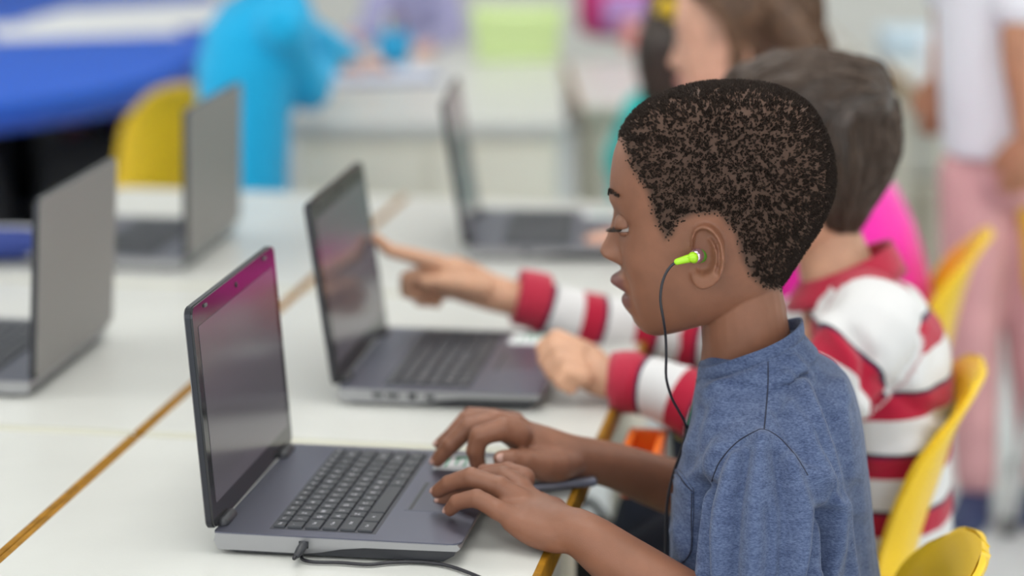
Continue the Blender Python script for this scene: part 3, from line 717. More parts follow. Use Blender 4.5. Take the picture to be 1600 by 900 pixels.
# near sleeve hangs wide to just above the elbow, far sleeve mirrors it
mb.chain([P(1205, 645, 2.155), P(1199, 712, 2.098), P(1190, 785, 2.070), P(1186, 860, 2.055), P(1182, 950, 2.045)], [(.044, .036), (.052, .040), (.0525, .046), (.055, .049), (.058, .051)], 28, side=(1, 0, 0))
mb.chain([P(1195, 620, 2.26), P(1190, 655, 2.315), P(1175, 690, 2.36), P(1160, 745, 2.385)], [(.036, .034), (.048, .040), (.050, .046), (.050, .047)], 24, side=(1, 0, 0))
rings = []
for dz, rx_, ry_, cx_ in ((-.010, .0475, .0500, 0), (-.018, .0510, .0560, .0025), (-.032, .0560, .0700, .008)):
    rings.append([V((.2235+cx_, 2.188, 0))+V((math.cos(-.16), math.sin(-.16), 0))*(rx_*math.cos(t))+V((math.sin(.16), math.cos(.16), 0))*(ry_*math.sin(t))+V((0, 0, .733+.043*(.5+.5*math.cos(t))+dz)) for t in [2*math.pi*k/40 for k in range(40)]])
mb.ring_loft(rings)
shirt = fuse(mb, .0030, 5, 'shirt')
def folds(me, strokes, cloth_noise=.0):
    """raise or sink soft ridges on the camera side along photo strokes: (polyline px, width px, height m)"""
    co = get_co(me); no = get_no(me); px = to_px(co)
    face = smooth01(((no*(np.array([0, 0, CZ])-co)).sum(1)/np.linalg.norm(co-np.array([0, 0, CZ]), axis=1)+.1)/.35)
    d = np.zeros(len(co))
    for pl, wd, h in strokes:
        ds = seg_dist(px[:, 0], px[:, 1], pl); d += 2.5*h*np.exp(-(ds/wd)**2)*face
    if cloth_noise:
        d += np.array([noise.noise(V((p[0]*22, p[1]*22, p[2]*7)))+.5*noise.noise(V((p[0]*48, p[1]*48, p[2]*18+3))) for p in co])*cloth_noise
    set_co(me, co+no*d[:, None])
folds(shirt, [
    ([(1190, 690), (1184, 760), (1176, 900)], 16, .0042), ([(1150, 715), (1128, 800), (1120, 900)], 15, .0032), ([(1167, 712), (1152, 800), (1146, 900)], 10, -.0030),
    ([(1213, 710), (1228, 800), (1226, 900)], 12, -.0034), ([(1232, 720), (1256, 800), (1254, 900)], 14, .0036), ([(1284, 800), (1278, 860), (1262, 930)], 11, -.0090),
    ([(1268, 735), (1287, 775), (1284, 820)], 12, .0030), ([(1300, 790), (1298, 850), (1285, 930)], 16, .0050), ([(1255, 610), (1290, 700), (1330, 900)], 15, .0034), ([(1275, 600), (1320, 720), (1352, 900)], 12, -.0024),
    ([(1232, 640), (1262, 690), (1290, 750)], 14, .0030), ([(1215, 640), (1240, 690), (1268, 730)], 9, -.0024), ([(1100, 760), (1094, 830), (1100, 900)], 12, -.0070), ([(1160, 690), (1125, 725), (1107, 765)], 10, -.0020),
    ([(1125, 700), (1100, 735), (1075, 760)], 13, .0026), ([(1130, 620), (1110, 660), (1085, 700)], 18, .0022), ([(1100, 610), (1150, 600), (1180, 590)], 10, .0018), ([(1230, 590), (1255, 620), (1270, 670)], 12, .0024),
    ([(1310, 600), (1330, 680), (1345, 800)], 12, .0026), ([(1340, 760), (1350, 830), (1362, 900)], 10, -.0022), ([(1060, 830), (1075, 870), (1085, 900)], 12, .0024), ([(1205, 570), (1150, 590), (1105, 620)], 7, .0012), ([(1240, 560), (1275, 600), (1300, 640)], 8, .0016), ([(1255, 640), (1300, 760), (1320, 900)], 7, -.0016), ([(1100, 640), (1090, 700), (1080, 730)], 8, -.0012), ([(1200, 800), (1203, 860), (1198, 900)], 8, -.0020), ([(1325, 640), (1340, 740), (1348, 840)], 7, -.0014)], .0018)
SH = heather_mat('blue_heather_jersey', (.034, .050, .110), (.115, .150, .250))
tee = obj('t_shirt', shirt, SH, boy, True); sbv = bvh_of(shirt)
def project(bv, pts, lift=0.0, step=4):
    out = []
    o = V((0, 0, CZ))
    for (ax, ay), (bx, by) in zip(pts[:-1], pts[1:]):
        n = max(1, int(math.hypot(bx-ax, by-ay)/step))
        for k in range(n):
            out.append((ax+(bx-ax)*k/n, ay+(by-ay)*k/n))
    out.append(pts[-1]); res = []
    for x, y in out:
        h = bv.ray_cast(o, ray(x, y).normalized())
        if h[0] is not None: res.append(h[0]+h[1]*lift)
    return res
SEAM = mat('navy_seam_thread', (.018, .022, .045), .9)
def curve_px(pts, k=6):
    r = []; m = len(pts)
    for i in range(m-1):
        p0 = pts[max(i-1, 0)]; p1 = pts[i]; p2 = pts[i+1]; p3 = pts[min(i+2, m-1)]
        for j in range(k):
            t = j/k; r.append(tuple(.5*(2*p1[q]+(p2[q]-p0[q])*t+(2*p0[q]-5*p1[q]+4*p2[q]-p3[q])*t*t+(3*p1[q]-p0[q]-3*p2[q]+p3[q])*t**3) for q in (0, 1)))
    return r+[pts[-1]]
for nm, pl in (('shoulder_seam', [(1200, 566), (1200, 600), (1197, 640), (1194, 671)]),
               ('armhole_seam', [(1112, 752), (1124, 722), (1150, 692), (1178, 675), (1194, 671), (1218, 684), (1243, 712), (1262, 742)])):
    pr = project(sbv, curve_px(pl), -.0001)
    if len(pr) > 3: m2 = MB(); m2.chain(pr, [.0007]*len(pr), 6, sub=1); build(nm, m2, SEAM, tee, True)
# chest pocket (patch following the shirt) with its stitched edge
pk = [(1051, 741), (1051, 728), (1056, 724), (1068, 746), (1084, 764), (1083, 800), (1082, 862), (1066, 884), (1052, 878), (1050, 820)]
m2 = MB(); gx, gy = 9, 22; grid = {}
for i in range(gy):
    for j in range(gx):
        y = 727+(880-727)*i/(gy-1); xr = interp(np.array([y]), [(727, 1058), (764, 1084), (800, 1084), (862, 1082), (881, 1066)])[0]; x = 1052+(xr-1052)*j/(gx-1)
        pr = project(sbv, [(x, y), (x, y)], .0022+.0012*math.exp(-((y-730)/12)**2)); grid[i, j] = pr[0] if pr else None
vs = {}; 
for k_, p in grid.items():
    if p is not None: vs[k_] = len(m2.v); m2.v.append(tuple(p))
for i in range(gy-1):
    for j in range(gx-1):
        q = [(i, j), (i, j+1), (i+1, j+1), (i+1, j)]
        if all(k_ in vs for k_ in q): m2.f.append(tuple(vs[k_] for k_ in q))
if m2.f:
    po = build('pocket', m2, SH, tee, True); sm = po.modifiers.new('thick', 'SOLIDIFY'); sm.thickness = .0024; sm.offset = -1
for nm, pl, lf in (('pocket_seam', [(1083, 770), (1082, 815), (1080, 860), (1066, 882)], .0022), ('pocket_hem', [(1055, 727), (1067, 748), (1083, 766)], .0028)):
    pr = project(sbv, curve_px(pl), lf)
    if len(pr) > 3: m2 = MB(); m2.chain(pr, [.0006]*len(pr), 6, sub=1); build(nm, m2, SEAM, tee, True)
# ribbed collar: a band standing round the neck
def collar(parent, c, rx, ry, zf, zb, h, thick, m, flare=.006, yaw=-.16, n=72, name='collar', wob=.0):
    rings = []
    for j in range(n):
        t = 2*math.pi*j/n; ax = V((math.cos(yaw), math.sin(yaw), 0)); ay = V((-math.sin(yaw), math.cos(yaw), 0))
        d = ax*(math.cos(t))+ay*(math.sin(t)); z = zf+(zb-zf)*(.5+.5*math.cos(t))+wob*math.sin(3*t+1)
        base = V((c[0], c[1], 0))+ax*(rx*math.cos(t))+ay*(ry*math.sin(t))
        prof = [(flare, -h), (flare*.45+thick*.4, -h*.55), (thick*.3, -h*.12), (0, 0), (-thick*.8, -h*.08), (-thick*.6, -h*.55), (flare-thick*1.5, -h)]
        rings.append([V((base.x+d.x*a, base.y+d.y*a, z+b)) for a, b in prof])
    mbx = MB(); rings.append(rings[0]); mbx.ring_loft(rings, cap=False); return build(name, mbx, m, parent, True)
cl = collar(tee, (.2225, 2.187), .0475, .0500, .733, .776, .0165, .0026, SH, flare=.0022, wob=.0010)
pr = [V((.2225, 2.187, 0))+V((math.cos(-.16), math.sin(-.16), 0))*(.0500*math.cos(t))+V((math.sin(.16), math.cos(.16), 0))*(.0525*math.sin(t))+V((0, 0, .733+.043*(.5+.5*math.cos(t))-.0160+.0010*math.sin(3*t+1))) for t in [2*math.pi*k/80 for k in range(81)]]
m2 = MB(); m2.chain(pr, [.0004]*81, 6, sub=1, cap=False); build('collar_seam', m2, SEAM, cl, True)
# trousers and shoes
def legs(root, hips, knees, ankles, r, m, shoe_m, sole_m, face=(-1, 0), vox=.005, name='trousers'):
    mbx = MB()
    mbx.ball((V(hips[0])+V(hips[1]))/2+V((0, 0, .01)), (r*1.35, r*2.0, r*1.25), 20, 12)
    for h, k_, a in zip(hips, knees, ankles):
        mbx.chain([h, V(h).lerp(V(k_), .5), k_, V(k_).lerp(V(a), .5), V(a)+V((0, 0, .03))], [r*1.15, r*1.05, r*.85, r*.72, r*.66], 18)
    me = fuse(mbx, vox, 4, 'trousers'); folds(me, [], .0022); obj(name, me, m, root, True)
    f = V((face[0], face[1], 0)).normalized(); s_ = V((-f.y, f.x, 0))
    for a in ankles:
        a = V(a); a.z = 0
        rings = []
        for t, wd, ht in ((-.045, .018, .03), (-.035, .028, .052), (0, .031, .058), (.04, .032, .048), (.08, .036, .036), (.115, .032, .028), (.135, .016, .018)):
            rings.append([a+f*t+s_*(wd*math.copysign(abs(math.cos(q))**.8, math.cos(q)))+V((0, 0, .012+ht/2+ht/2*math.sin(q))) for q in [2*math.pi*k/16 for k in range(16)]])
        mbx = MB(); mbx.ring_loft(rings); so = build('shoe', mbx, shoe_m, root, True)
        rings = [[p_ for p_ in ([a+f*t+s_*(wd+.003)*c_+V((0, 0, z)) for c_, z in ((1, .016), (1, .001), (-1, .001), (-1, .016))])] for t, wd in ((-.048, .018), (-.036, .029), (0, .032), (.04, .033), (.08, .037), (.117, .033), (.14, .014))]
        mbx = MB(); mbx.ring_loft(rings); build('sole', mbx, sole_m, so, True, smooth=False)
NAVY = mat('navy_denim', (.013, .018, .035), .85, bump=(700, .2), var=(30, .2)); SOLE = mat('white_sole', (.6, .6, .6), .6); SHOE = mat('dark_shoe', (.03, .035, .05), .6)
legs(boy, [(.31, 2.13, .40), (.31, 2.26, .40)], [(.03, 2.15, .41), (.03, 2.28, .41)], [(.05, 2.13, .05), (.05, 2.29, .05)], .058, NAVY, SHOE, SOLE)

# earphones ---------------------------------------------------------------
GREEN = mat('lime_green_plastic', (.36, .68, .015), .3, spec=.5); MAG = mat('pinkish_chrome', (.72, .55, .70), .15, metal=.9)
ep = thing('earphones', 'lime green earphone in the boy\'s ear with a thin dark cable', 'earphones', tuple(P(1080, 402, 2.12)))
def on_body(x, y, lift):
    h = bbv.ray_cast(V((0, 0, CZ)), ray(x, y).normalized()); return h[0]+h[1]*lift if h[0] else P(x, y, 2.14)
ec = on_body(1088, 401, 0); ey = ec.y
yb = min(on_body(1084, 402, 0).y, on_body(1094, 402, 0).y)-.001
m2 = MB(); m2.chain([P(1097, 398, yb+.010), P(1093, 399, yb+.003)], [.0066, .0072], 20, sub=1); build('silicone_tip', m2, mat('green_silicone', (.10, .30, .03), .35), ep, True)
m2 = MB(); m2.chain([P(1091, 399, yb+.003), P(1088, 400, yb-.003)], [.0070, .0066], 24, sub=1); build('chrome_ring', m2, MAG, ep, True)
m2 = MB(); m2.chain([P(1085, 402, yb-.0035), P(1083, 402, yb-.0075)], [.0056, .0050], 24, sub=1); build('bud', m2, GREEN, ep, True)
m2 = MB(); m2.chain([P(1084, 402, yb-.004), P(1072, 405, yb-.006), P(1058, 409, yb-.007)], [.0046, .0036, .0030], 14, sub=2); build('stem', m2, GREEN, ep, True)
yc = yb-.007
cab = [(1058, 409, yc), (1049, 415, yc), (1040, 428, yc), (1034, 446, yc), (1032, 470, yc-.001), (1036, 496, yc), (1040, 525, 2.135), (1041, 555, 2.14), (1041, 590, 2.145), (1049, 620, 2.15), (1060, 641, 2.155), (1069, 658, 2.16), (1073, 671, 2.165)]
m2 = MB(); m2.chain([P(*c) for c in cab], [.00125]*len(cab), 8, sub=4); build('cable', m2, BLK, ep, True)
GC = mat('green_black_cable', (.006, .10, .055), .35)
cab2 = [(1098, 560, 2.235), (1090, 590, 2.215), (1085, 620, 2.195), (1079, 648, 2.175), (1073, 671, 2.165)]
m2 = MB(); m2.chain([P(*c) for c in cab2], [.0011]*len(cab2), 8, sub=4); build('cable', m2, GC, ep, True)
cab3 = [(1073, 669, 2.165), (1070, 685, 2.165), (1062, 712, 2.17), (1052, 740, 2.175), (1044, 775, 2.175), (1041, 810, 2.175), (1040, 860, 2.175), (1038, 930, 2.17), (1030, 1000, 2.17)]
m2 = MB(); m2.chain([P(*c) for c in cab3], [.0014]*len(cab3), 8, sub=4); build('cable', m2, BLK, ep, True)
m2 = MB(); m2.chain([P(1073, 666, 2.165), P(1072, 676, 2.165)], [.0019, .0019], 10, sub=1); build('splitter', m2, BLK, ep, True)

# ------------------------------------------------------------------ other children
def hair_cap(head, root, m, thick, poly=HAIRP, soft=14, name='hair', strands=1400, slen=.045, flow=None, rad=.0007, vox=None, extra=None, lump=0., strand_m=None):
    """hair volume: head surface pushed outward inside the hairline, with combed strands on it"""
    g = head_grid(80, 96); mk = smooth01(hair_mask(g, poly, soft)*.5+.5); c = np.array([1140., 290, 0]); d = g-c
    r = np.linalg.norm(d, axis=2, keepdims=True); th = thick(g) if callable(thick) else thick
    if lump:
        nz = np.array([[noise.noise(V((x[0]*.02, x[1]*.035, x[2]*.03))) for x in row] for row in g]); th = th*(1+lump*nz)
    off = (mk*th-(1-mk)*9)[..., None]; gw = head.w(g+d/r*off)
    mb = MB(); mb.ring_loft([[V(x) for x in rr] for rr in gw])
    if extra: extra(mb)
    me = fuse(mb, vox or .0035, 3, name); ho = obj(name, me, m, root, True); bv = bvh_of(me)
    if strands:
        co = get_co(me); no = get_no(me); lc = head.inv(co); ok = np.nonzero(hair_mask(lc, poly, soft) > .1)[0]; ix = rng.choice(ok, strands); P0 = co[ix]; S = 6; out = np.zeros((strands, S, 3))
        for i in range(strands):
            p = V(P0[i])+V(rng.normal(size=3)*.002); lift = .0008+.003*random.random()
            for k in range(S):
                h = bv.find_nearest(p)
                q = h[0]+h[1]*lift*(1-.3*k/S); out[i, k] = q
                l = head.inv(np.array([q]))[0]; f = flow(l) if flow else (-.3, 1)
                dr = head.dirw(-f[0] if False else -f[0], f[2] if len(f) > 2 else 0, -f[1]); n = h[1]; dr = dr-n*dr.dot(n)
                if dr.length > 1e-6: dr.normalize()
                p = q+dr*slen/S+V(rng.normal(size=3)*.0009)
        o2 = obj('hair_strands', tubes_np(out, np.linspace(1, .4, S)*rad), strand_m or m, ho, True); o2['kind'] = 'stuff'
    return ho
def arm_sv(me, arms, torso_fn, rad=.062):
    co = get_co(me); sv = torso_fn(co); best = np.full(len(co), 1e9)
    for pts in arms:
        acc = 0.; 
        for a, b in zip(pts[:-1], pts[1:]):
            a, b = np.array(a), np.array(b); d = b-a; L = np.linalg.norm(d); t = np.clip(((co-a) @ d)/L**2, 0, 1); ds = np.linalg.norm(co-a-t[:, None]*d, axis=1)
            hit = (ds < rad) & (ds < best); sv = np.where(hit, acc+t*L, sv); best = np.where(hit, ds, best); acc += L
    return sv
def cuff(root, a, b, r, m, name='cuff'):
    a, b = V(a), V(b); mb = MB(); d = (b-a).normalized(); s_ = d.cross(V((0, 0, 1))).normalized(); u = s_.cross(d); rings = []
    for off, rr in ((0, r*.98), (.15, r*1.06), (.6, r*1.07), (1, r*1.03), (1.0, r*.90), (.6, r*.86), (0, r*.88)):
        c = a.lerp(b, off); rings.append([c+s_*rr*math.cos(t)+u*rr*math.sin(t) for t in [2*math.pi*k/28 for k in range(28)]])
    rings.append(rings[0]); mb.ring_loft(rings, cap=False); return build(name, mb, m, root, True)
PALE = skin_mat('fair_skin', (.60, .33, .235), (.50, .20, .17), (.40, .24, .18)); TAN = skin_mat('tan_skin', (.42, .20, .115), (.33, .13, .10), (.2, .12, .09))
DKB = mat('dark_brown_hair', (.040, .025, .018), .38, var=(90, .5), spec=.5); BRN = mat('brown_hair', (.125, .066, .036), .42, var=(70, .45), spec=.5); LBR = mat('light_brown_hair', (.16, .085, .042), .45, var=(70, .35))
RED = mat('raspberry_cotton', (.42, .010, .040), .85, bump=(1500, .25), sheen=.2); NVY = mat('navy_cotton', (.014, .014, .04), .85)
STR = stripe_mat('rugby_stripes', (.66, .65, .65), (.012, .012, .045), (.40, .011, .038))

# boy in the striped shirt ---------------------------------------------------
b2 = thing('person', 'boy in a red and white striped rugby shirt, pointing at his laptop screen', 'person', (.42, 2.7, 0))
h2 = Head(P(1247, 262, 2.72), .20, 1.0)
A_far = [P(1290, 500, 2.84), P(1180, 545, 2.90), P(1060, 528, 2.93), P(950, 508, 2.915), P(880, 492, 2.905), P(840, 478, 2.902)]
A_near = [P(1360, 520, 2.575), P(1270, 630, 2.53), P(1170, 680, 2.53), P(1100, 640, 2.56), P(1030, 608, 2.585), P(985, 600, 2.60)]
tip = screen_point(1, .118, .262)
mb = MB(); h2.add_to(mb, head_grid(90, 90))
mb.chain([P(1280, 330, 2.72), P(1296, 385, 2.72), P(1312, 440, 2.715), P(1330, 500, 2.71)], [(.040, .037), (.041, .040), (.046, .045), (.06, .06)], 22, side=(0, 1, 0))
mb.chain([P(1335, 500, 2.71), P(1370, 620, 2.7), P(1400, 800, 2.7)], [(.10, .05), (.11, .065), (.11, .065)], 18, side=(0, 1, 0))
mb.chain(A_far[:5]+[P(800, 466, 2.90), P(765, 456, 2.90), P(728, 441, 2.895), P(700, 430, 2.892)], [.030, .029, .028, .026, .0245, (.0215, .0225), (.0225, .0235), (.019, .029), (.0165, .029)], 20, side=(0, 1, 0))
mb.chain(A_near[:5]+[P(965, 596, 2.605), P(940, 588, 2.615), P(912, 570, 2.63), P(890, 556, 2.64)], [.030, .029, .028, .026, .0245, (.0215, .0215), (.0235, .0225), (.027, .0235), (.025, .0215)], 20, side=(0, .8, .6))
hand_r = [([(715, 425, 2.875), (682, 411, 2.872), (644, 400, 2.872), (608, 391, 2.868)], [.0115, .0102, .0090, .0080]),
          ([(712, 440, 2.885), (672, 428, 2.880), (640, 436, 2.880), (638, 454, 2.884), (656, 462, 2.886)], [.0118, .0105, .0098, .0088, .0075]),
          ([(715, 448, 2.90), (680, 442, 2.897), (655, 452, 2.897), (658, 467, 2.90), (674, 470, 2.90)], [.0115, .0102, .0095, .0085, .0075]),
          ([(722, 455, 2.915), (695, 456, 2.915), (676, 464, 2.915), (682, 473, 2.915)], [.0105, .0092, .0085, .0070]),
          ([(752, 448, 2.872), (718, 444, 2.860), (688, 441, 2.856), (664, 440, 2.858)], [.0130, .0112, .0098, .0082])]
for pts, r in hand_r: finger(mb, pts, r)
ft = hand_r[0][0][-1]; mb.chain([P(*ft), V(tip)+V((.0075, 0, -.001))], [.0085, .0068], 14)
hand_l = [([(905, 548, 2.625), (872, 532, 2.632), (853, 545, 2.638), (862, 566, 2.632), (880, 572, 2.625)], [.0115, .0108, .0100, .0090, .0078]),
          ([(900, 560, 2.612), (870, 548, 2.618), (856, 562, 2.622), (866, 580, 2.618), (884, 584, 2.612)], [.0112, .0104, .0098, .0088, .0078]),
          ([(905, 575, 2.600), (878, 566, 2.602), (866, 580, 2.604), (878, 594, 2.602), (894, 594, 2.6)], [.0108, .0100, .0094, .0084, .0074]),
          ([(912, 590, 2.592), (890, 584, 2.592), (880, 596, 2.592), (892, 606, 2.592)], [.0100, .0092, .0086, .0074]),
          ([(930, 568, 2.645), (900, 552, 2.655), (878, 545, 2.66), (862, 552, 2.662)], [.0125, .0112, .0098, .0084])]
for pts, r in hand_l: finger(mb, pts, r)
me = fuse(mb, .0022, 4, 'body'); loc = h2.inv(get_co(me)); nh = (loc[:, 1] < 520) & (np.abs(loc[:, 2]) < 140) & (loc[:, 0] < 1330)
set_attr(me, 'scalp', nh*smooth01(hair_mask(loc)+.4)); obj('body', me, TAN if False else mat('fair_warm_skin', (.62, .36, .24), .5) and skin_mat('peach_skin', (.60, .335, .215), (.45, .18, .15), (.10, .06, .04)), b2, True)
face_parts(h2, b2, MATS['peach_skin'], browm=DKB)
def flow2(l):
    p, q, _ = l
    top = max(0, min(1, (235-q)/60)); return (-1*top+.15*(1-top), .15+1.0*(1-top))
hair_cap(h2, b2, DKB, lambda g: 8+14*smooth01((260-g[..., 1])/90)+6*smooth01((g[..., 0]-1180)/80), strands=1500, slen=.06, flow=lambda l: (-flow2(l)[0]*-1, flow2(l)[1]), rad=.0015, lump=.5, strand_m=mat('brown_hair_strand', (.068, .043, .030), .4, spec=.5))
mb = MB()
torso_rings(mb, [(425, 1265, 1378, .050, 2.71), (445, 1262, 1408, .070, 2.71), (470, 1262, 1440, .098, 2.705), (500, 1266, 1466, .122, 2.70), (540, 1270, 1482, .140, 2.7), (600, 1278, 1489, .148, 2.7), (680, 1290, 1488, .146, 2.7), (780, 1300, 1486, .142, 2.7), (880, 1302, 1484, .14, 2.7), (960, 1300, 1484, .142, 2.7)])
mb.chain([P(1320, 480, 2.80)]+A_far, [.045, .046, .042, .040, .037, .034, .031], 22)
mb.chain([P(1350, 480, 2.63)]+A_near, [.045, .048, .045, .042, .038, .034, .031], 22)
me = fuse(mb, .0042, 6, 'shirt'); z0 = P(1450, 630, 2.66).z
folds(me, [([(1330, 520), (1360, 560), (1350, 610)], 14, -.005), ([(1290, 500), (1330, 560), (1345, 640)], 14, .004), ([(1420, 450), (1440, 520), (1430, 600)], 16, .003), ([(1380, 600), (1440, 640), (1480, 650)], 12, -.003), ([(1370, 720), (1430, 700)], 14, .003)], .0030)
set_attr(me, 'sv', arm_sv(me, [A_far, A_near], lambda c: z0-c[:, 2]+1.37+.010*np.sin((c[:, 0]-.3)*9)))
sh2 = obj('rugby_shirt', me, STR, b2, True)
collar(sh2, (P(1322, 420, 2.712).x, 2.712), .052, .054, P(1268, 440, 2.71).z, P(1385, 375, 2.71).z, .034, .005, RED, flare=.018, yaw=-.2)
cuff(sh2, A_far[-1]+V((.012, 0, .004)), P(806, 463, 2.90), .0335, RED); cuff(sh2, A_near[-1]+V((.014, 0, .002)), P(958, 597, 2.608), .033, RED)
legs(b2, [(.43, 2.63, .40), (.43, 2.77, .40)], [(.165, 2.64, .385), (.165, 2.80, .385)], [(.185, 2.62, .05), (.185, 2.82, .05)], .050, NAVY, SHOE, SOLE)

def simple_child(label, base, head, skin, hairm, shirtm, rows, neck, arms, trousers, leg, face, hair_thick=8, hair_poly=HAIRP, hair_extra=None, flow=None, sleeves='long', yaw=0., shoe=None, strands=500, eyes=True):
    t = thing('person', label, 'person', base)
    mb = MB(); head.add_to(mb, head_grid(70, 72)); mb.chain(neck, [.038, .041, .05], 18, sub=3)
    for pts, hd_dir in arms:
        e, w_ = V(pts[1]), V(pts[2]); mb.chain([pts[0], e, e.lerp(w_, .6), w_], [.034, .029, .023, .0195], 14)
        d = V(hd_dir).normalized(); up = V((0, 0, 1)) if abs(d.z) < .8 else V((0, -1, 0)); s_ = d.cross(up).normalized(); n_ = s_.cross(d)
        mb.chain([w_, w_+d*.03, w_+d*.058], [(.019, .0185), (.029, .0155), (.029, .011)], 14, side=tuple(s_))
        for k in range(4):
            o = w_+d*.05+s_*(.0225-.015*k); ln = (.050, .056, .052, .042)[k]
            mb.chain([o, o+d*ln*.5-n_*.006, o+d*ln*.85-n_*.02], [.0088, .0080, .0068], 10, sub=2)
        o = w_+d*.015+s_*.02; mb.chain([o, o+d*.025+s_*.016-n_*.008, o+d*.045+s_*.018-n_*.016], [.0115, .0095, .0078], 10, sub=2)
    me = fuse(mb, .0032, 3, 'body'); loc = head.inv(get_co(me))
    nh = (loc[:, 1] < 520) & (np.abs(loc[:, 2]) < 140) & (loc[:, 0] < 1330); al = np.abs(loc[:, 2])
    set_attr(me, 'lip', nh*(loc[:, 0] < 1000)*smooth01((42-al)/8)*smooth01((loc[:, 1]-430)/5)*smooth01((488-loc[:, 1])/6)); set_attr(me, 'scalp', nh*smooth01(hair_mask(loc)))
    obj('body', me, skin, t, True)
    if eyes: face_parts(head, t, skin, lash=False)
    hair_cap(head, t, hairm, hair_thick, hair_poly, strands=strands, slen=.06, flow=flow, rad=.0009, extra=hair_extra, vox=.0045)
    mb = MB(); torso_rings(mb, rows, yaw)
    for pts, hd_dir in arms:
        a, e, w_ = [V(p) for p in pts]
        if sleeves == 'long': mb.chain([a, a.lerp(e, .5), e, e.lerp(w_, .5), e.lerp(w_, .92)], [.045, .042, .040, .036, .030], 16)
        else: mb.chain([a, a.lerp(e, .4), a.lerp(e, .75)], [.045, .046, .048], 16)
    me = fuse(mb, .006, 5, 'shirt'); folds(me, [], .004); obj('shirt', me, shirtm, t, True)
    legs(t, *leg, .056, trousers, shoe or SHOE, SOLE, face=face)
    return t
MAGT = mat('magenta_cotton', (.82, .012, .38), .8, bump=(900, .2), sheen=.2); TEAL = mat('teal_cotton', (.02, .45, .42), .85); CYAN = mat('cyan_fleece', (.0, .37, .68), .85, bump=(500, .3), sheen=.1)
WHT = mat('white_cotton', (.70, .71, .76), .85, bump=(900, .2)); PINK = mat('pink_trousers', (.62, .34, .345), .85, var=(14, .12)); LILAC = mat('lilac_cotton', (.34, .33, .52), .85)
# girl with long brown hair behind the striped boy
hg = Head(P(1160, 56, 3.52), .10, 1.0)
LHP = [(965, 190), (975, 235), (1015, 265), (1052, 305), (1072, 360), (1078, 460), (1088, 540), (1400, 540), (1400, 20), (880, 20), (930, 170)]
def longhair(mb):
    for k in range(15):
        a = -1+2*k/14.; y = 3.52+.085*a
        mb.chain([P(1205+18*abs(a), 0, y), P(1262-14*abs(a), 60, y+.01*a), P(1285-10*abs(a), 130, y+.012*a), P(1300+8*math.sin(k*2.1), 235, y*1.0+.012*a)], [.030, .030, .026, .012], 10)
girl = simple_child('girl with long light brown hair and a magenta top behind the striped boy', (.52, 3.5, 0), hg, PALE, BRN, MAGT,
    [(222, 1175, 1290, .045, 3.5), (240, 1160, 1335, .08, 3.5), (265, 1152, 1378, .11, 3.5), (300, 1148, 1405, .128, 3.5), (350, 1146, 1428, .138, 3.5), (430, 1146, 1452, .14, 3.5), (540, 1150, 1468, .136, 3.5), (660, 1150, 1478, .138, 3.5)],
    [P(1195, 110, 3.52), P(1210, 180, 3.51), P(1230, 250, 3.5)], [((P(1270, 280, 3.39), P(1130, 440, 3.36), P(985, 372, 3.42)), (-1, .05, -.12)), ((P(1250, 265, 3.63), P(1100, 380, 3.70), P(985, 345, 3.62)), (-1, 0, -.12))],
    NAVY, ([(.53, 3.43, .40), (.53, 3.57, .40)], [(.27, 3.43, .42), (.27, 3.58, .42)], [(.29, 3.42, .05), (.29, 3.6, .05)]), (-1, 0), hair_thick=20, hair_poly=LHP, hair_extra=longhair, flow=lambda l: (.9, .55) if l[1] < 330 else (.2, 1), strands=1500, yaw=-.08)
# dark haired girl with a yellow hair clip, teal top
hk = Head(P(1098, 46, 4.55), 2.5, 1.0)
def longhair2(mb):
    for k in range(9):
        a = -1+2*k/8.; mb.chain([P(1070+26*a, 10, 4.5), P(1042+22*a, 75, 4.47), P(1034+18*a, 150, 4.46)], [.035, .034, .016], 10)
kid2 = simple_child('dark-haired girl in a teal top with a yellow hair clip, seen from behind', (.33, 4.6, 0), hk, PALE, DKB, TEAL,
    [(135, 1040, 1110, .045, 4.6), (150, 1000, 1135, .085, 4.6), (175, 968, 1160, .11, 4.6), (220, 958, 1175, .12, 4.6), (300, 955, 1180, .12, 4.6), (390, 955, 1182, .12, 4.6)],
    [P(1095, 80, 4.57), P(1088, 115, 4.58), P(1080, 150, 4.6)], [((P(1010, 175, 4.5), P(975, 250, 4.6), P(1010, 225, 4.78)), (.4, 1, 0)), ((P(1140, 175, 4.65), P(1180, 250, 4.75), P(1130, 215, 4.9)), (-.3, 1, 0))],
    NAVY, ([(.33, 4.54, .38), (.33, 4.68, .38)], [(.36, 4.75, .40), (.45, 4.8, .40)], [(.36, 4.75, .05), (.46, 4.8, .05)]), (.5, 1), hair_thick=16, hair_poly=LHP, hair_extra=longhair2, flow=lambda l: (.2, 1), strands=500)
clip = MB(); clip.chain([P(1030, 14, 4.42), P(1040, 4, 4.415), P(1052, 12, 4.42), P(1050, 24, 4.42)], [.009, .011, .011, .008], 10); build('hair_clip', clip, YEL, kid2, True)
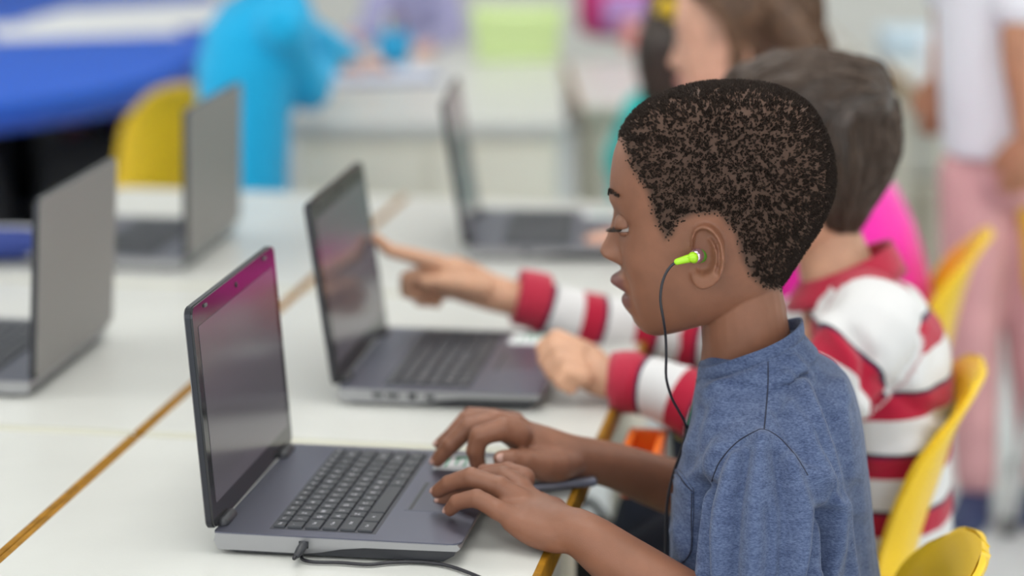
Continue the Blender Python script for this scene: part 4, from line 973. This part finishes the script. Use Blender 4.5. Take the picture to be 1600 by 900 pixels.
# child in the cyan hoodie
hc = Head(P(425, -120, 4.42), math.pi-.3, 1.0)
kid3 = simple_child('child in a bright cyan hoodie leaning towards the cream cabinet', (-.48, 4.4, 0), hc, PALE, LBR, CYAN,
    [(-20, 390, 470, .05, 4.4), (5, 350, 485, .09, 4.4), (40, 322, 492, .12, 4.4), (100, 308, 470, .135, 4.4), (180, 312, 455, .135, 4.4), (280, 318, 448, .135, 4.4), (400, 318, 450, .14, 4.4)],
    [P(425, -60, 4.42), P(425, -25, 4.41), P(425, 20, 4.4)], [((P(440, 40, 4.28), P(480, 140, 4.45), P(505, 100, 4.80)), (.6, .8, -.05)), ((P(420, 15, 4.52), P(505, 75, 4.75), P(550, 95, 5.0)), (.6, .8, -.1))],
    NAVY, ([(-.48, 4.33, .38), (-.48, 4.47, .38)], [(-.28, 4.36, .40), (-.28, 4.5, .40)], [(-.30, 4.34, .05), (-.30, 4.52, .05)]), (1, 0), strands=300)
# standing child at the right, white shirt and pink trousers
hs = Head(P(1545, -330, 3.95), -1.2, 1.05)
kid4 = simple_child('standing child in a white T-shirt and pink trousers at the right edge', (.82, 3.95, 0), hs, TAN, DKB, WHT,
    [(-215, 1500, 1592, .05, 3.95), (-195, 1475, 1620, .08, 3.95), (-165, 1462, 1634, .08, 3.95), (-100, 1460, 1634, .085, 3.95), (0, 1464, 1630, .085, 3.95), (100, 1468, 1632, .085, 3.95), (190, 1472, 1640, .088, 3.95), (240, 1474, 1642, .09, 3.95)],
    [P(1545, -270, 3.95), P(1545, -235, 3.95), P(1545, -190, 3.95)], [((P(1610, -150, 3.88), P(1592, 60, 3.83), P(1604, 215, 3.82)), (-.1, .1, -1)), ((P(1490, -140, 4.02), P(1482, 20, 4.10), P(1470, 120, 4.06)), (-.05, -.1, -1))],
    PINK, ([(.77, 3.95, .60), (.86, 3.96, .60)], [(.775, 3.95, .33), (.88, 3.97, .33)], [(.79, 3.95, .05), (.91, 3.98, .05)]), (-.3, -1), sleeves='short', strands=300, shoe=mat('navy_shoe', (.02, .035, .10), .6))
# child at the far side of the cream cabinet
hf = Head(P(650, -150, 6.35), math.pi/2*-1, 1.0)
kid5 = simple_child('child in a lilac top behind the cream cabinet, hands on the white top', (-.25, 6.35, 0), hf, PALE, LBR, LILAC,
    [(-85, 625, 675, .05, 6.35), (-70, 605, 695, .08, 6.35), (-45, 592, 708, .09, 6.35), (0, 590, 712, .09, 6.35), (80, 592, 712, .09, 6.35), (170, 590, 714, .09, 6.35)],
    [P(650, -110, 6.35), P(650, -95, 6.35), P(650, -70, 6.35)], [((P(690, -40, 6.3), P(705, 60, 6.2), P(665, 78, 5.75)), (-.2, -1, -.02)), ((P(605, -40, 6.3), P(580, 60, 6.2), P(548, 62, 5.85)), (-.2, -1, -.02))],
    NAVY, ([(-.32, 6.35, .38), (-.18, 6.35, .38)], [(-.32, 6.3, .40), (-.18, 6.3, .40)], [(-.32, 6.3, .05), (-.18, 6.3, .05)]), (0, -1), strands=200)

# ------------------------------------------------------------------ chairs
def make_chair(label, seat=YEL):
    t = thing('school_chair', label, 'chair', (0, 0, 0), 0, 'yellow moulded school chairs')
    prof = [(-.185, .318), (-.175, .338), (-.15, .347), (-.05, .338), (.06, .334), (.125, .342), (.158, .366), (.174, .40), (.184, .44), (.194, .49), (.204, .535), (.215, .57), (.224, .588), (.232, .600), (.238, .606), (.241, .6085)]
    hw = [.150, .170, .178, .182, .184, .184, .182, .172, .158, .156, .152, .136, .115, .085, .050, .012]
    wrap = [0, 0, 0, 0, 0, .01, .03, .045, .05, .045, .035, .022, .014, .008, .003, 0]; lift = [0, .004, .010, .015, .02, .026, .025, .012, 0, 0, 0, -.006, -.006, -.005, -.002, 0]
    n = 17; mb = MB(); pts = []
    def sm(a, m): return np.interp(np.linspace(0, len(a)-1, m), range(len(a)), a)
    m = 60; px_, pz_ = sm([p[0] for p in prof], m), sm([p[1] for p in prof], m); h_, w_, l_ = sm(hw, m), sm(wrap, m), sm(lift, m)
    for arr in (px_, pz_, h_, w_, l_): arr[1:-1] = (arr[:-2]+2*arr[1:-1]+arr[2:])/4
    vs = []
    for i in range(m):
        for j in range(n):
            s_ = -1+2*j/(n-1); vs.append((px_[i]-w_[i]*s_*s_, h_[i]*math.sin(s_*1.45)/math.sin(1.45), pz_[i]+l_[i]*s_*s_))
    fs = [(i*n+j, i*n+j+1, (i+1)*n+j+1, (i+1)*n+j) for i in range(m-1) for j in range(n-1)]
    mb.add(vs, fs); o = build('shell', mb, seat, t, fix=True)
    md = o.modifiers.new('thick', 'SOLIDIFY'); md.thickness = .011; md.offset = 0
    bv = o.modifiers.new('soft', 'BEVEL'); bv.width = .003; bv.segments = 2; bv.angle_limit = 1.0
    for sy in (-1, 1):
        for x0, x1 in ((-.12, -.165), (.11, .17)):
            mb = MB(); mb.chain([(x0, sy*.10, .330), (x0+(x1-x0)*.25, sy*.145, .305), (x1, sy*.175, .012)], [.010, .010, .0095], 12, sub=4); lg = build('leg', mb, CHROME, t)
            mb = MB(); mb.chain([(x1, sy*.175, .022), (x1, sy*.175, .010)], [.0125, .0125], 12, sub=1); build('foot_cap', mb, RUBBER, lg)
        mb = MB(); mb.chain([(-.145, sy*.155, .22), (.145, sy*.155, .22)], [.007, .007], 10, sub=1); build('stretcher', mb, CHROME, t)
    return t
ch0 = make_chair('yellow school chair under the boy in the blue shirt'); ch0.location = (.208, 2.205, 0); ch0.rotation_euler = (0, 0, YAW); ch0.scale = (1, 1, .92)
c2 = dup(ch0, (.298, 2.70, 0), YAW, 'yellow school chair behind the striped boy\'s back'); c2.scale = (1, 1, 1.0)
c3 = dup(ch0, (.445, 3.42, 0), -.2, 'yellow school chair whose top shows above the striped shoulder, behind the magenta top'); c3.scale = (1, .7, 1.02)
c4 = dup(ch0, (1.04, 4.0, 0), 2.9, 'yellow school chair cut by the right edge, beside the pink trousers'); c4.scale = (1, 1, 1.06)
c5 = dup(ch0, (-.78, 4.90, 0), -1.0, 'yellow school chair behind the grey laptop lids at left'); c5.scale = (1, .6, 1.06)

# ------------------------------------------------------------------ things on and under the desks
pc = thing('power_cable', 'thin black power cable plugged into the side of the nearest laptop', 'cable', tuple(T(475, 870)))
sock = Matrix.Translation((-.2712, 2.0943, .5795)) @ Matrix.Rotation(YAW, 4, 'Z') @ V((.084, -.001, .0125))
e1 = sock+V((-.004, -.020, -.0025))
mb = MB(); mb.chain([sock, sock.lerp(e1, .45), e1], [.0040, .0042, .0032], 14, sub=2); build('plug', mb, DARKP, pc, True)
pl = [e1+V((0, .002, 0)), e1+V((-.0025, -.004, -.002)), T(470, 866, .584), T(473, 874, .5820), T(490, 878, .5818), T(530, 879, .5818), T(575, 882, .5818), T(610, 879, .5818), T(650, 878, .5818), T(690, 882, .5818), T(725, 892, .5818), T(770, 912, .5818), T(830, 950, .5818), T(880, 1000, .5818)]
mb = MB(); mb.chain(pl, [.0020]+[.0017]*(len(pl)-1), 10, sub=6); build('cord', mb, BLK, pc, True)
# small grey media player lying at the desk edge beside the far wrist
mp = thing('media_player', 'small flat grey media player lying at the desk edge behind the wrists', 'media player', tuple(T(868, 758)), YAW+.45)
mb = MB(); mb.box((0, 0, .0055), (.075, .042, .009), bev=.003); build('case', mb, mat('player_grey', (.24, .24, .29), .35, metal=.5), mp)
mb = MB(); mb.box((-.008, 0, .0103), (.042, .034, .0008), bev=.0003, seg=1); build('screen', mb, BEZ, mp, smooth=False)
mb = MB(); mb.chain([(.026, 0, .0098), (.026, 0, .0108)], [.010, .010], 20, sub=1, cap=False); build('button', mb, DARKP, mp)
# blue pencil pouch at the left desk
pp = thing('pencil_pouch', 'dark blue fabric pencil pouch lying behind the left laptop lid', 'pencil pouch', tuple(T(-14, 410)), .15)
mb = MB(); rings = []
for x, w_, h_ in ((-.10, .01, .02), (-.095, .026, .034), (-.05, .034, .046), (0, .036, .050), (.05, .034, .046), (.088, .026, .036), (.095, .01, .02)):
    rings.append([(x, w_*math.cos(a), .002+h_/2+h_/2*math.sin(a)) for a in [2*math.pi*k/18 for k in range(18)]])
mb.ring_loft(rings); pb = build('pouch', mb, mat('royal_blue_fabric', (.02, .04, .20), .8, bump=(600, .3)), pp)
mb = MB(); mb.chain([(-.085, -.004, .044), (-.04, -.003, .051), (.04, -.003, .051), (.08, -.004, .046)], [.0025]*4, 8); build('zip', mb, mat('zip_metal', (.5, .5, .52), .3, metal=.9), pb)
# orange book tray hung under the second desk
ot = thing('book_tray', 'bright orange plastic tray hung under the desk beside the red cuff', 'tray', tuple(T(1010, 690, .47)))
c = ot.location; R = Matrix.Rotation(YAW, 3, 'Z')
mb = MB(); L_, W_, H_ = .034, .10, .046; c0 = V((P(1006, 672, 2.53).x, 2.53, .532))
for dx, dy, dz, sx, sy, sz in ((0, 0, -.021, L_, W_, .004), (L_/2, 0, 0, .004, W_, H_), (-L_/2, 0, 0, .004, W_, H_), (0, W_/2, 0, L_, .004, H_), (0, -W_/2, 0, L_, .004, H_)):
    mb.box(c0+R @ V((dx, dy, dz)), (sx, sy, sz), R, bev=.0015)
ob_ = build('tray_body', mb, mat('orange_plastic', (.85, .17, .015), .4), ot, True, smooth=False)
mb = MB()
for dx, dy, sx, sy in ((L_/2, 0, .008, W_+.008), (-L_/2, 0, .008, W_+.008), (0, W_/2, L_, .008), (0, -W_/2, L_, .008)): mb.box(c0+R @ V((dx, dy, H_/2)), (sx, sy, .005), R, bev=.002)
build('tray_rim', mb, MATS['orange_plastic'], ot, True, smooth=False)
# black school bag on the floor under the desks
bg_ = thing('school_bag', 'black school bag standing under the desk below the typing arms', 'bag', (.10, 2.97, 0))
def bag(t, c, size, m, strapm, yaw=0., pm=None):
    R = Matrix.Rotation(yaw, 3, 'Z'); rings = []
    for z, k in ((.0, .80), (.06, .96), (.35, 1.0), (.65, .97), (.85, .86), (.96, .62), (1.0, .25)):
        rings.append([V(c)+R @ V((size[0]/2*k*math.copysign(abs(math.cos(a))**.6, math.cos(a)), size[1]/2*k*math.copysign(abs(math.sin(a))**.6, math.sin(a)), size[2]*z)) for a in [2*math.pi*j/28 for j in range(28)]])
    mb = MB(); mb.ring_loft(rings); b = build('sack', mb, m, t, True)
    mb = MB(); mb.box(V(c)+R @ V((0, -size[1]/2-.012, size[2]*.30)), (size[0]*.72, .04, size[2]*.42), R, bev=.015, seg=3); build('front_pocket', mb, pm or m, t, True)
    mb = MB(); mb.chain([V(c)+R @ V((-.03, .01, size[2]*.97)), V(c)+R @ V((0, .012, size[2]*.97+.035)), V(c)+R @ V((.03, .01, size[2]*.97))], [.006]*3, 8, sub=5); build('handle', mb, strapm, t, True)
    for sx in (-1, 1):
        mb = MB(); mb.chain([V(c)+R @ V((sx*size[0]*.22, size[1]*.42, size[2]*.92)), V(c)+R @ V((sx*size[0]*.27, size[1]*.60, size[2]*.6)), V(c)+R @ V((sx*size[0]*.30, size[1]*.46, size[2]*.12))], [(.012, .005)]*3, 10, sub=5); build('strap', mb, strapm, t, True)
BLKF = mat('black_nylon', (.008, .008, .009), .8, bump=(500, .3))
bag(bg_, (.10, 2.97, 0), (.13, .12, .32), BLKF, BLKF, .3)

# ------------------------------------------------------------------ back of the classroom
def slab_thing(name, label, cat, loc, yaw=0., group=None): return thing(name, label, cat, loc, yaw, group)
# low cream cabinet with a white top
cb = slab_thing('low_cabinet', 'low cream storage cabinet with a white top, beyond the farthest laptop', 'cabinet', (-.165, 5.3, 0))
cw, cd = .53, 1.25
mb = MB(); mb.box((0, 0, .30), (cw-.02, cd-.02, .49), bev=.006); mb.box((0, .01, .03), (cw-.06, cd-.08, .06)); build('carcass', mb, CREAMP, cb, smooth=False)
mb = MB(); mb.box((0, 0, .563), (cw+.015, cd+.02, .034), bev=.006); build('worktop', mb, TOP, cb, smooth=False)
for sx in (-1, 1):
    mb = MB(); mb.box((sx*cw*.243, -cd/2+.006, .30), (cw*.47, .018, .44), bev=.003); dr = build('door', mb, CREAMP, cb, smooth=False)
    mb = MB(); mb.chain([(sx*.03, -cd/2-.004, .30), (sx*.03, -cd/2-.022, .30)], [.006, .011], 12, sub=1); build('knob', mb, CHROME, dr)
# lime basket, with woven slots
GRNP = mat('lime_basket_plastic', (.66, .82, .36), .5)
lb_ = thing('basket', 'pale lime green plastic basket on the cream cabinet', 'basket', (.012, 5.66, .58))
bw, bd, bh = .20, .16, .105
mb = MB(); mb.box((0, 0, .004), (bw*.9, bd*.9, .006), bev=.002); build('basket_bottom', mb, GRNP, lb_, smooth=False)
mb = MB()
for z, k in ((.012, .92), (.038, .94), (.064, .97), (.09, .99)):
    for dx, dy, sx, sy in ((0, bd/2*k, bw*k, .005), (0, -bd/2*k, bw*k, .005), (bw/2*k, 0, .005, bd*k), (-bw/2*k, 0, .005, bd*k)): mb.box((dx, dy, z), (sx, sy, .019))
build('weave', mb, GRNP, lb_, smooth=False)['kind'] = 'stuff'
mb = MB()
for dx, dy, sx, sy in ((0, bd/2, bw+.012, .012), (0, -bd/2, bw+.012, .012), (bw/2, 0, .012, bd), (-bw/2, 0, .012, bd)): mb.box((dx, dy, bh), (sx, sy, .012), bev=.004)
build('rim', mb, GRNP, lb_, smooth=False)
mb = MB(); mb.box((0, 0, .055), (bw*.86, bd*.86, .09), bev=.004); build('paper_stack', mb, mat('pale_yellow_paper', (.78, .84, .56), .8), lb_, smooth=False)
# more desks in the next group
d7 = dup(desk0, (.135, 4.86, 0), .02, 'white desk standing behind the cream cabinet\'s right end'); d8 = dup(desk0, (.33, 5.72, 0), 0, 'white desk in the far row holding the magenta backpack')
d9 = dup(desk0, (.86, 4.92, 0), .0, 'white desk at right behind the standing child')
bk = thing('school_bag', 'magenta and purple backpack lying on the far white desk', 'bag', (.42, 6.02, .58))
MGB = mat('magenta_nylon', (.50, .02, .16), .6); PUB = mat('lilac_nylon', (.42, .25, .55), .6)
bag(bk, (.30, 6.10, .58), (.27, .15, .22), MGB, MGB, .25, PUB)
pt = thing('storage_tray', 'coral pink shallow tray in front of the magenta backpack', 'tray', (.40, 5.86, .58))
mb = MB(); CRL = mat('coral_plastic', (.72, .27, .25), .5)
for dx, dy, dz, sx, sy, sz in ((0, 0, .003, .26, .16, .005), (0, .08, .03, .26, .005, .06), (0, -.08, .03, .26, .005, .06), (.13, 0, .03, .005, .16, .06), (-.13, 0, .03, .005, .16, .06)): mb.box((dx, dy, dz), (sx, sy, sz), bev=.001)
build('tray_body', mb, CRL, pt, smooth=False)
mb = MB(); mb.box((0, 0, .03), (.22, .13, .045), bev=.003); build('paper_stack', mb, PAPER, pt, smooth=False)
# blue ball-shaped pencil pot on the cabinet near the hands
bp = thing('pencil_pot', 'round bright blue pencil pot on the cream cabinet near the hands', 'pot', (-.27, 5.52, .58))
mb = MB(); rings = [[(r*math.cos(a), r*math.sin(a), z) for a in [2*math.pi*k/24 for k in range(24)]] for r, z in ((.025, 0), (.036, .012), (.042, .04), (.036, .072), (.030, .078), (.028, .074), (.034, .045), (.02, .01))]
mb.ring_loft(rings); build('pot_body', mb, mat('sky_blue_plastic', (.0, .28, .55), .35), bp)
for k in range(4):
    mb = MB(); a = k*1.6; mb.chain([(.006*math.cos(a), .006*math.sin(a), .012), (.016*math.cos(a), .016*math.sin(a), .11)], [.0036, .0036], 8, sub=1); build('pencil', mb, [MUST, CRL, GRNP, LILAC][k], bp)
nb = thing('notebook', 'open grey-blue notebook under the hands on the cream cabinet', 'notebook', (-.30, 5.28, .58), .2)
mb = MB(); mb.box((0, 0, .005), (.27, .20, .008), bev=.002); build('cover', mb, mat('slate_card', (.16, .19, .30), .7), nb, smooth=False)
mb = MB(); mb.box((0, 0, .011), (.25, .18, .005), bev=.001); build('pages', mb, mat('lined_paper', (.55, .58, .68), .8), nb, smooth=False)
# blue kidney table with papers, left
bt = thing('activity_table', 'large blue-topped activity table at the upper left with papers on it', 'table', (-1.15, 5.9, 0))
poly = [T(-260, 215, .60), T(-80, 176, .60), T(60, 156, .60), T(170, 138, .60), T(250, 116, .60), T(310, 84, .60), T(338, 45, .60), T(345, 10, .60), T(310, -22, .60), T(150, -30, .60), T(-100, -30, .60), T(-350, -20, .60)]
BLU = mat('blue_laminate', (.018, .10, .52), .6, spec=.2); BLUD = mat('blue_edge', (.02, .07, .40), .4)
pts2 = [(p.x+1.15, p.y-5.9) for p in poly]
def smooth_poly(pl, k=5):
    m = len(pl); r = []
    for i in range(m):
        p0, p1, p2, p3 = pl[i-1], pl[i], pl[(i+1) % m], pl[(i+2) % m]
        for j in range(k):
            t = j/k; r.append(tuple(.5*(2*p1[q]+(p2[q]-p0[q])*t+(2*p0[q]-5*p1[q]+4*p2[q]-p3[q])*t*t+(3*p1[q]-p0[q]-3*p2[q]+p3[q])*t**3) for q in (0, 1)))
    return r
sp = smooth_poly(pts2)
mb = MB(); mb.prism(sp, .572, .60); build('tabletop', mb, BLU, bt, smooth=False)
mb = MB(); mb.prism([(x*1.002, y*1.002) for x, y in sp], .545, .574); build('edge_band', mb, BLUD, bt, smooth=False)
for x, y in ((-.52, -.1), (.33, -.1), (-.5, .55), (.33, .6)):
    mb = MB(); mb.chain([(x, y, .55), (x, y, .02)], [.022, .020], 12, sub=1); build('leg', mb, RUBBER, bt)
for i, (px, py, rz, sc_) in enumerate(((130, 48, .3, 1.5), (205, 32, -.2, 1.6), (255, 22, .5, 1.3))):
    c = T(px, py, .60); o = MB(); o.box((0, 0, .002+i*.001), (.30*sc_, .21*sc_, .002), bev=.0004, seg=1); q = build('paper_sheet', o, PAPER, None, smooth=False); q.location = (c.x, c.y, .601+i*.0032); q.rotation_euler = (0, 0, rz)
    tag(q, ('white sheet of paper nearest the left on the blue table', 'white sheet of paper in the middle on the blue table', 'white sheet of paper nearest the cyan hoodie on the blue table')[i], 'paper', 'papers on the blue table')
# dark bookcase with bags and books under / behind the blue table
DKN = mat('dark_navy_board', (.012, .014, .024), .6)
bc = thing('bookcase', 'dark navy low bookcase under the blue table', 'bookcase', (-1.15, 5.55, 0))
mb = MB()
bw = .8
for dx, dz, sx, sz in ((0, .01, bw, .02), (0, .26, bw, .018), (0, .50, bw, .02), (-bw/2, .255, .02, .51), (bw/2, .255, .02, .51), (0, .255, .018, .5)): mb.box((dx, 0, dz), (sx, .28, sz), bev=.002)
build('frame', mb, DKN, bc, smooth=False); mb = MB(); mb.box((0, .135, .255), (bw, .012, .5)); build('back_panel', mb, DKN, bc, smooth=False)
cols_ = [('purple', (.08, .015, .12)), ('dark green', (.02, .09, .04)), ('black', (.01, .01, .012)), ('maroon', (.10, .01, .03)), ('navy', (.015, .02, .07)), ('grey', (.07, .07, .08))]
x = -1.15-bw/2+.04; i = 0; seen = {}
ORD = ['first', 'second', 'third', 'fourth', 'fifth', 'sixth']
while x < -1.15+bw/2-.09:
    if abs(x+.02+1.15) < .035: x += .05; continue
    nm_, cc = cols_[(i*7+i//3) % 6]; wd = .034+.012*((i*5) % 4); hh = .17+.012*((i*3) % 4)
    seen[nm_] = seen.get(nm_, -1)+1
    bk_ = thing('book', f'{nm_} book on the dark bookcase, {ORD[seen[nm_]]} {nm_} one from the left', 'book', (x+wd/2, 5.53, .27), 0, 'books on the dark bookcase')
    m_ = mat('book_'+nm_.replace(' ', '_'), cc, .6)
    mb = MB(); mb.box((-wd/2+.0015, 0, hh/2), (.003, .16, hh), bev=.0008, seg=1); build('cover', mb, m_, bk_, smooth=False)
    mb = MB(); mb.box((wd/2-.0015, 0, hh/2), (.003, .16, hh), bev=.0008, seg=1); build('cover', mb, m_, bk_, smooth=False)
    mb = MB(); mb.box((0, -.0785, hh/2), (wd, .003, hh), bev=.0008, seg=1); build('spine', mb, m_, bk_, smooth=False)
    mb = MB(); mb.box((0, .002, hh/2), (wd-.006, .15, hh-.006)); build('pages', mb, PAPER, bk_, smooth=False)
    x += wd+.006; i += 1
for i, (x, lab_, m_) in enumerate(((-1.25, 'dark grey bag on the floor left of the yellow chair, under the blue table', mat('charcoal_nylon', (.03, .03, .035), .8)), (-.92, 'black bag on the floor nearest the yellow chair, under the blue table', BLKF))):
    t = thing('school_bag', lab_, 'bag', (x, 5.285, 0)); bag(t, (x, 5.285, 0), (.28, .15, .46), m_, BLKF, .2-.5*i)
# cream shelf unit at right with boxes
su = thing('shelf_unit', 'low cream shelf unit behind the striped boy, topped with boxes', 'shelf', (1.17, 5.82, 0))
mb = MB(); sw = .62
for dx, dz, sx, sz in ((0, .04, sw, .02), (0, .27, sw, .018), (0, .52, sw+.02, .025), (-sw/2, .265, .022, .53), (sw/2, .265, .022, .53)): mb.box((dx, 0, dz), (sx, .32, sz), bev=.003)
build('frame', mb, CREAMP, su, smooth=False); mb = MB(); mb.box((0, .155, .28), (sw, .01, .5)); build('back_panel', mb, CREAMP, su, smooth=False)
for i, (x, z, sx, sz, cc, lab_) in enumerate(((1.03, .29, .24, .15, (.66, .66, .60), 'cream lidded box on the lower shelf of the cream unit'), (1.31, .29, .2, .16, (.50, .56, .62), 'pale blue-grey lidded box on the lower shelf of the cream unit'), (1.0, .5335, .22, .09, (.55, .68, .78), 'light blue lidded box on top of the cream shelf unit'), (1.27, .5335, .14, .08, (.50, .13, .08), 'small brick-red lidded box on top of the cream shelf unit'))):
    t = thing('storage_box', lab_, 'box', (x, 5.80, z+.002)); m_ = mat('box_card_%d' % i, cc, .7)
    mb = MB(); mb.box((0, 0, sz*.42), (sx*.95, .22, sz*.84), bev=.003); build('box_body', mb, m_, t, smooth=False)
    mb = MB(); mb.box((0, 0, sz*.90), (sx, .235, sz*.2), bev=.003); build('lid', mb, m_, t, smooth=False)
cup = thing('jug', 'white plastic jug on the white desk at right', 'jug', (.90, 5.08, .58))
mb = MB(); rings = [[(r*math.cos(a), r*math.sin(a), z) for a in [2*math.pi*k/24 for k in range(24)]] for r, z in ((.034, 0), (.038, .01), (.042, .06), (.040, .10), (.043, .115), (.040, .115), (.036, .06), (.030, .012))]
mb.ring_loft(rings); build('jug_body', mb, mat('white_plastic', (.75, .77, .82), .35), cup)
mb = MB(); mb.chain([(.040, 0, .095), (.068, 0, .085), (.066, 0, .04), (.040, 0, .028)], [.005]*4, 8, sub=5); build('jug_handle', mb, MATS['white_plastic'], cup)
